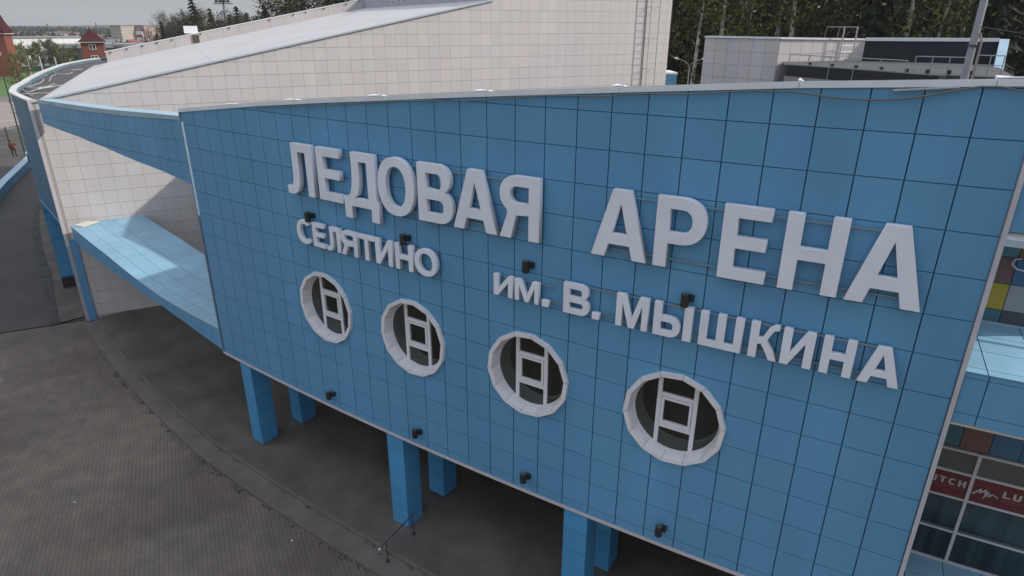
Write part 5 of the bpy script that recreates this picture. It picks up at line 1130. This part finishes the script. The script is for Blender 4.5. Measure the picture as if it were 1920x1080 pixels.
for n, (px, d) in enumerate(hs_):
    x, y = polar(px, d); az = rr.uniform(0, pi); e = thing('town_house', (x, y, G0), 'small distant house among trees near the horizon on the left', 'house', 'distant houses on the left')
    wdt, dep_, hh = rr.uniform(5, 8), rr.uniform(4, 5.5), rr.uniform(4, 6.5); Mw = HC[3] if px == 224 else rr.choice(HC[:3])
    block(e, 'wall', (x, y), wdt, dep_, az, G0, G0 + hh, Mw)
    dx, dy = (sin(az), cos(az)), (cos(az), -sin(az)); pt = lambda a, b_, z: (x + dx[0] * a + dy[0] * b_, y + dx[1] * a + dy[1] * b_, z)
    q_ = MB(); z0 = G0 + hh + .002; z1 = z0 + 3; q_.quad(pt(-wdt - .4, -dep_ - .5, z0), pt(wdt + .4, -dep_ - .5, z0), pt(wdt + .4, 0, z1), pt(-wdt - .4, 0, z1)); q_.quad(pt(wdt + .4, dep_ + .5, z0), pt(-wdt - .4, dep_ + .5, z0), pt(-wdt - .4, 0, z1), pt(wdt + .4, 0, z1)); q_.quad(pt(-wdt, -dep_, z0), pt(-wdt, 0, z1), pt(-wdt, dep_, z0)); q_.quad(pt(wdt, -dep_, z0), pt(wdt, dep_, z0), pt(wdt, 0, z1))
    q_.build('roof', rr.choice(HR), e)
x, y = polar(256, 420); e = thing('pylon_sign', (x, y, G0), 'white and red pylon sign in front of the apartment blocks', 'sign')
q_ = MB(); q_.box(x - .3, x + .3, y - .3, y + .3, G0, 6); q_.build('post', STEEL, e); q_ = MB(); q_.obox((x, y), (.85, .53), (-.53, .85), 1.6, .35, 6, 10.5); q_.build('sign_box', WHITE, e); q_ = MB(); q_.obox((x + .25, y - .42), (.85, .53), (-.53, .85), 1.5, .1, 7.6, 8.8); q_.build('red_stripe', mat('sign_red', (.4, .05, .06), .5), e)
x, y = polar(264, 380); q_ = MB(); q_.tube([(x, y, G0), (x, y, 1.5), (x, y, 4.6), (x, y, 6.0)], [3.2, 3.4, 2.6, .6], 12); q_.top('blue_inflatable', mat('blue_tarp', (.03, .12, .30), .5, noise=.4, nscale=.3), 'blue rounded inflatable behind the near end of the far parapet', 'inflatable')
# floodlight mast
x, y = polar(422, 296); e = thing('floodlight_mast', (x, y, G0), 'tall floodlight mast with a cluster of lamps above the spruces', 'floodlight')
q_ = MB(); q_.tube([(x, y, G0), (x, y, 23.5)], [.7, .32], 8); q_.build('pole', STEEL, e)
rx, ry = .62, .79
q_ = MB(); q_.obox((x, y), (.85, .53), (-.53, .85), 3.6, .5, 21.6, 21.9); q_.obox((x, y), (.85, .53), (-.53, .85), 3.2, .12, 23.4, 23.6); q_.obox((x, y), (.85, .53), (-.53, .85), 2.8, .12, 25.0, 25.2); q_.build('platform', DSTEEL, e)
for r_, z in enumerate((22.6, 24.2, 25.8)):
    for k in range(4):
        s = (k - 1.5) * 1.5; c = (x + .85 * s, y + .53 * s - .3); q_ = MB(); q_.obox(c, (.85, .53), (-.53, .85), .5, .35, z - .45, z + .45); q_.build('lamp', BLACK, e)
for px, d, h, lb_ in ((85, 900, 13, 'thin dark chimney mast on the far left horizon'), (177, 1000, 14, 'thin faint lattice mast on the horizon right of the brick tower')):
    x, y = polar(px, d); q_ = MB(); q_.tube([(x, y, G0), (x, y, h)], [.9, .5], 6); q_.top('distant_mast', DSTEEL, lb_, 'mast')
# haze
hz = MB(); hz.box(-4050, 2650, -1550, 4550, G0 - 2, 62); o = hz.build('haze', mat('haze_dummy', (1, 1, 1)))
Mh = bpy.data.materials.new('haze_air'); Mh.use_nodes = True; n_ = Mh.node_tree.nodes; n_.remove(n_['Principled BSDF']); v_ = n_.new('ShaderNodeVolumePrincipled'); v_.inputs['Color'].default_value = (.93, .95, 1, 1); v_.inputs['Density'].default_value = .0002; v_.inputs['Anisotropy'].default_value = .3
Mh.node_tree.links.new(v_.outputs[0], n_['Material Output'].inputs['Volume']); o.data.materials.clear(); o.data.materials.append(Mh); o['kind'] = 'stuff'; o['label'] = 'pale spring haze in the air over the whole place'; o['category'] = 'haze'
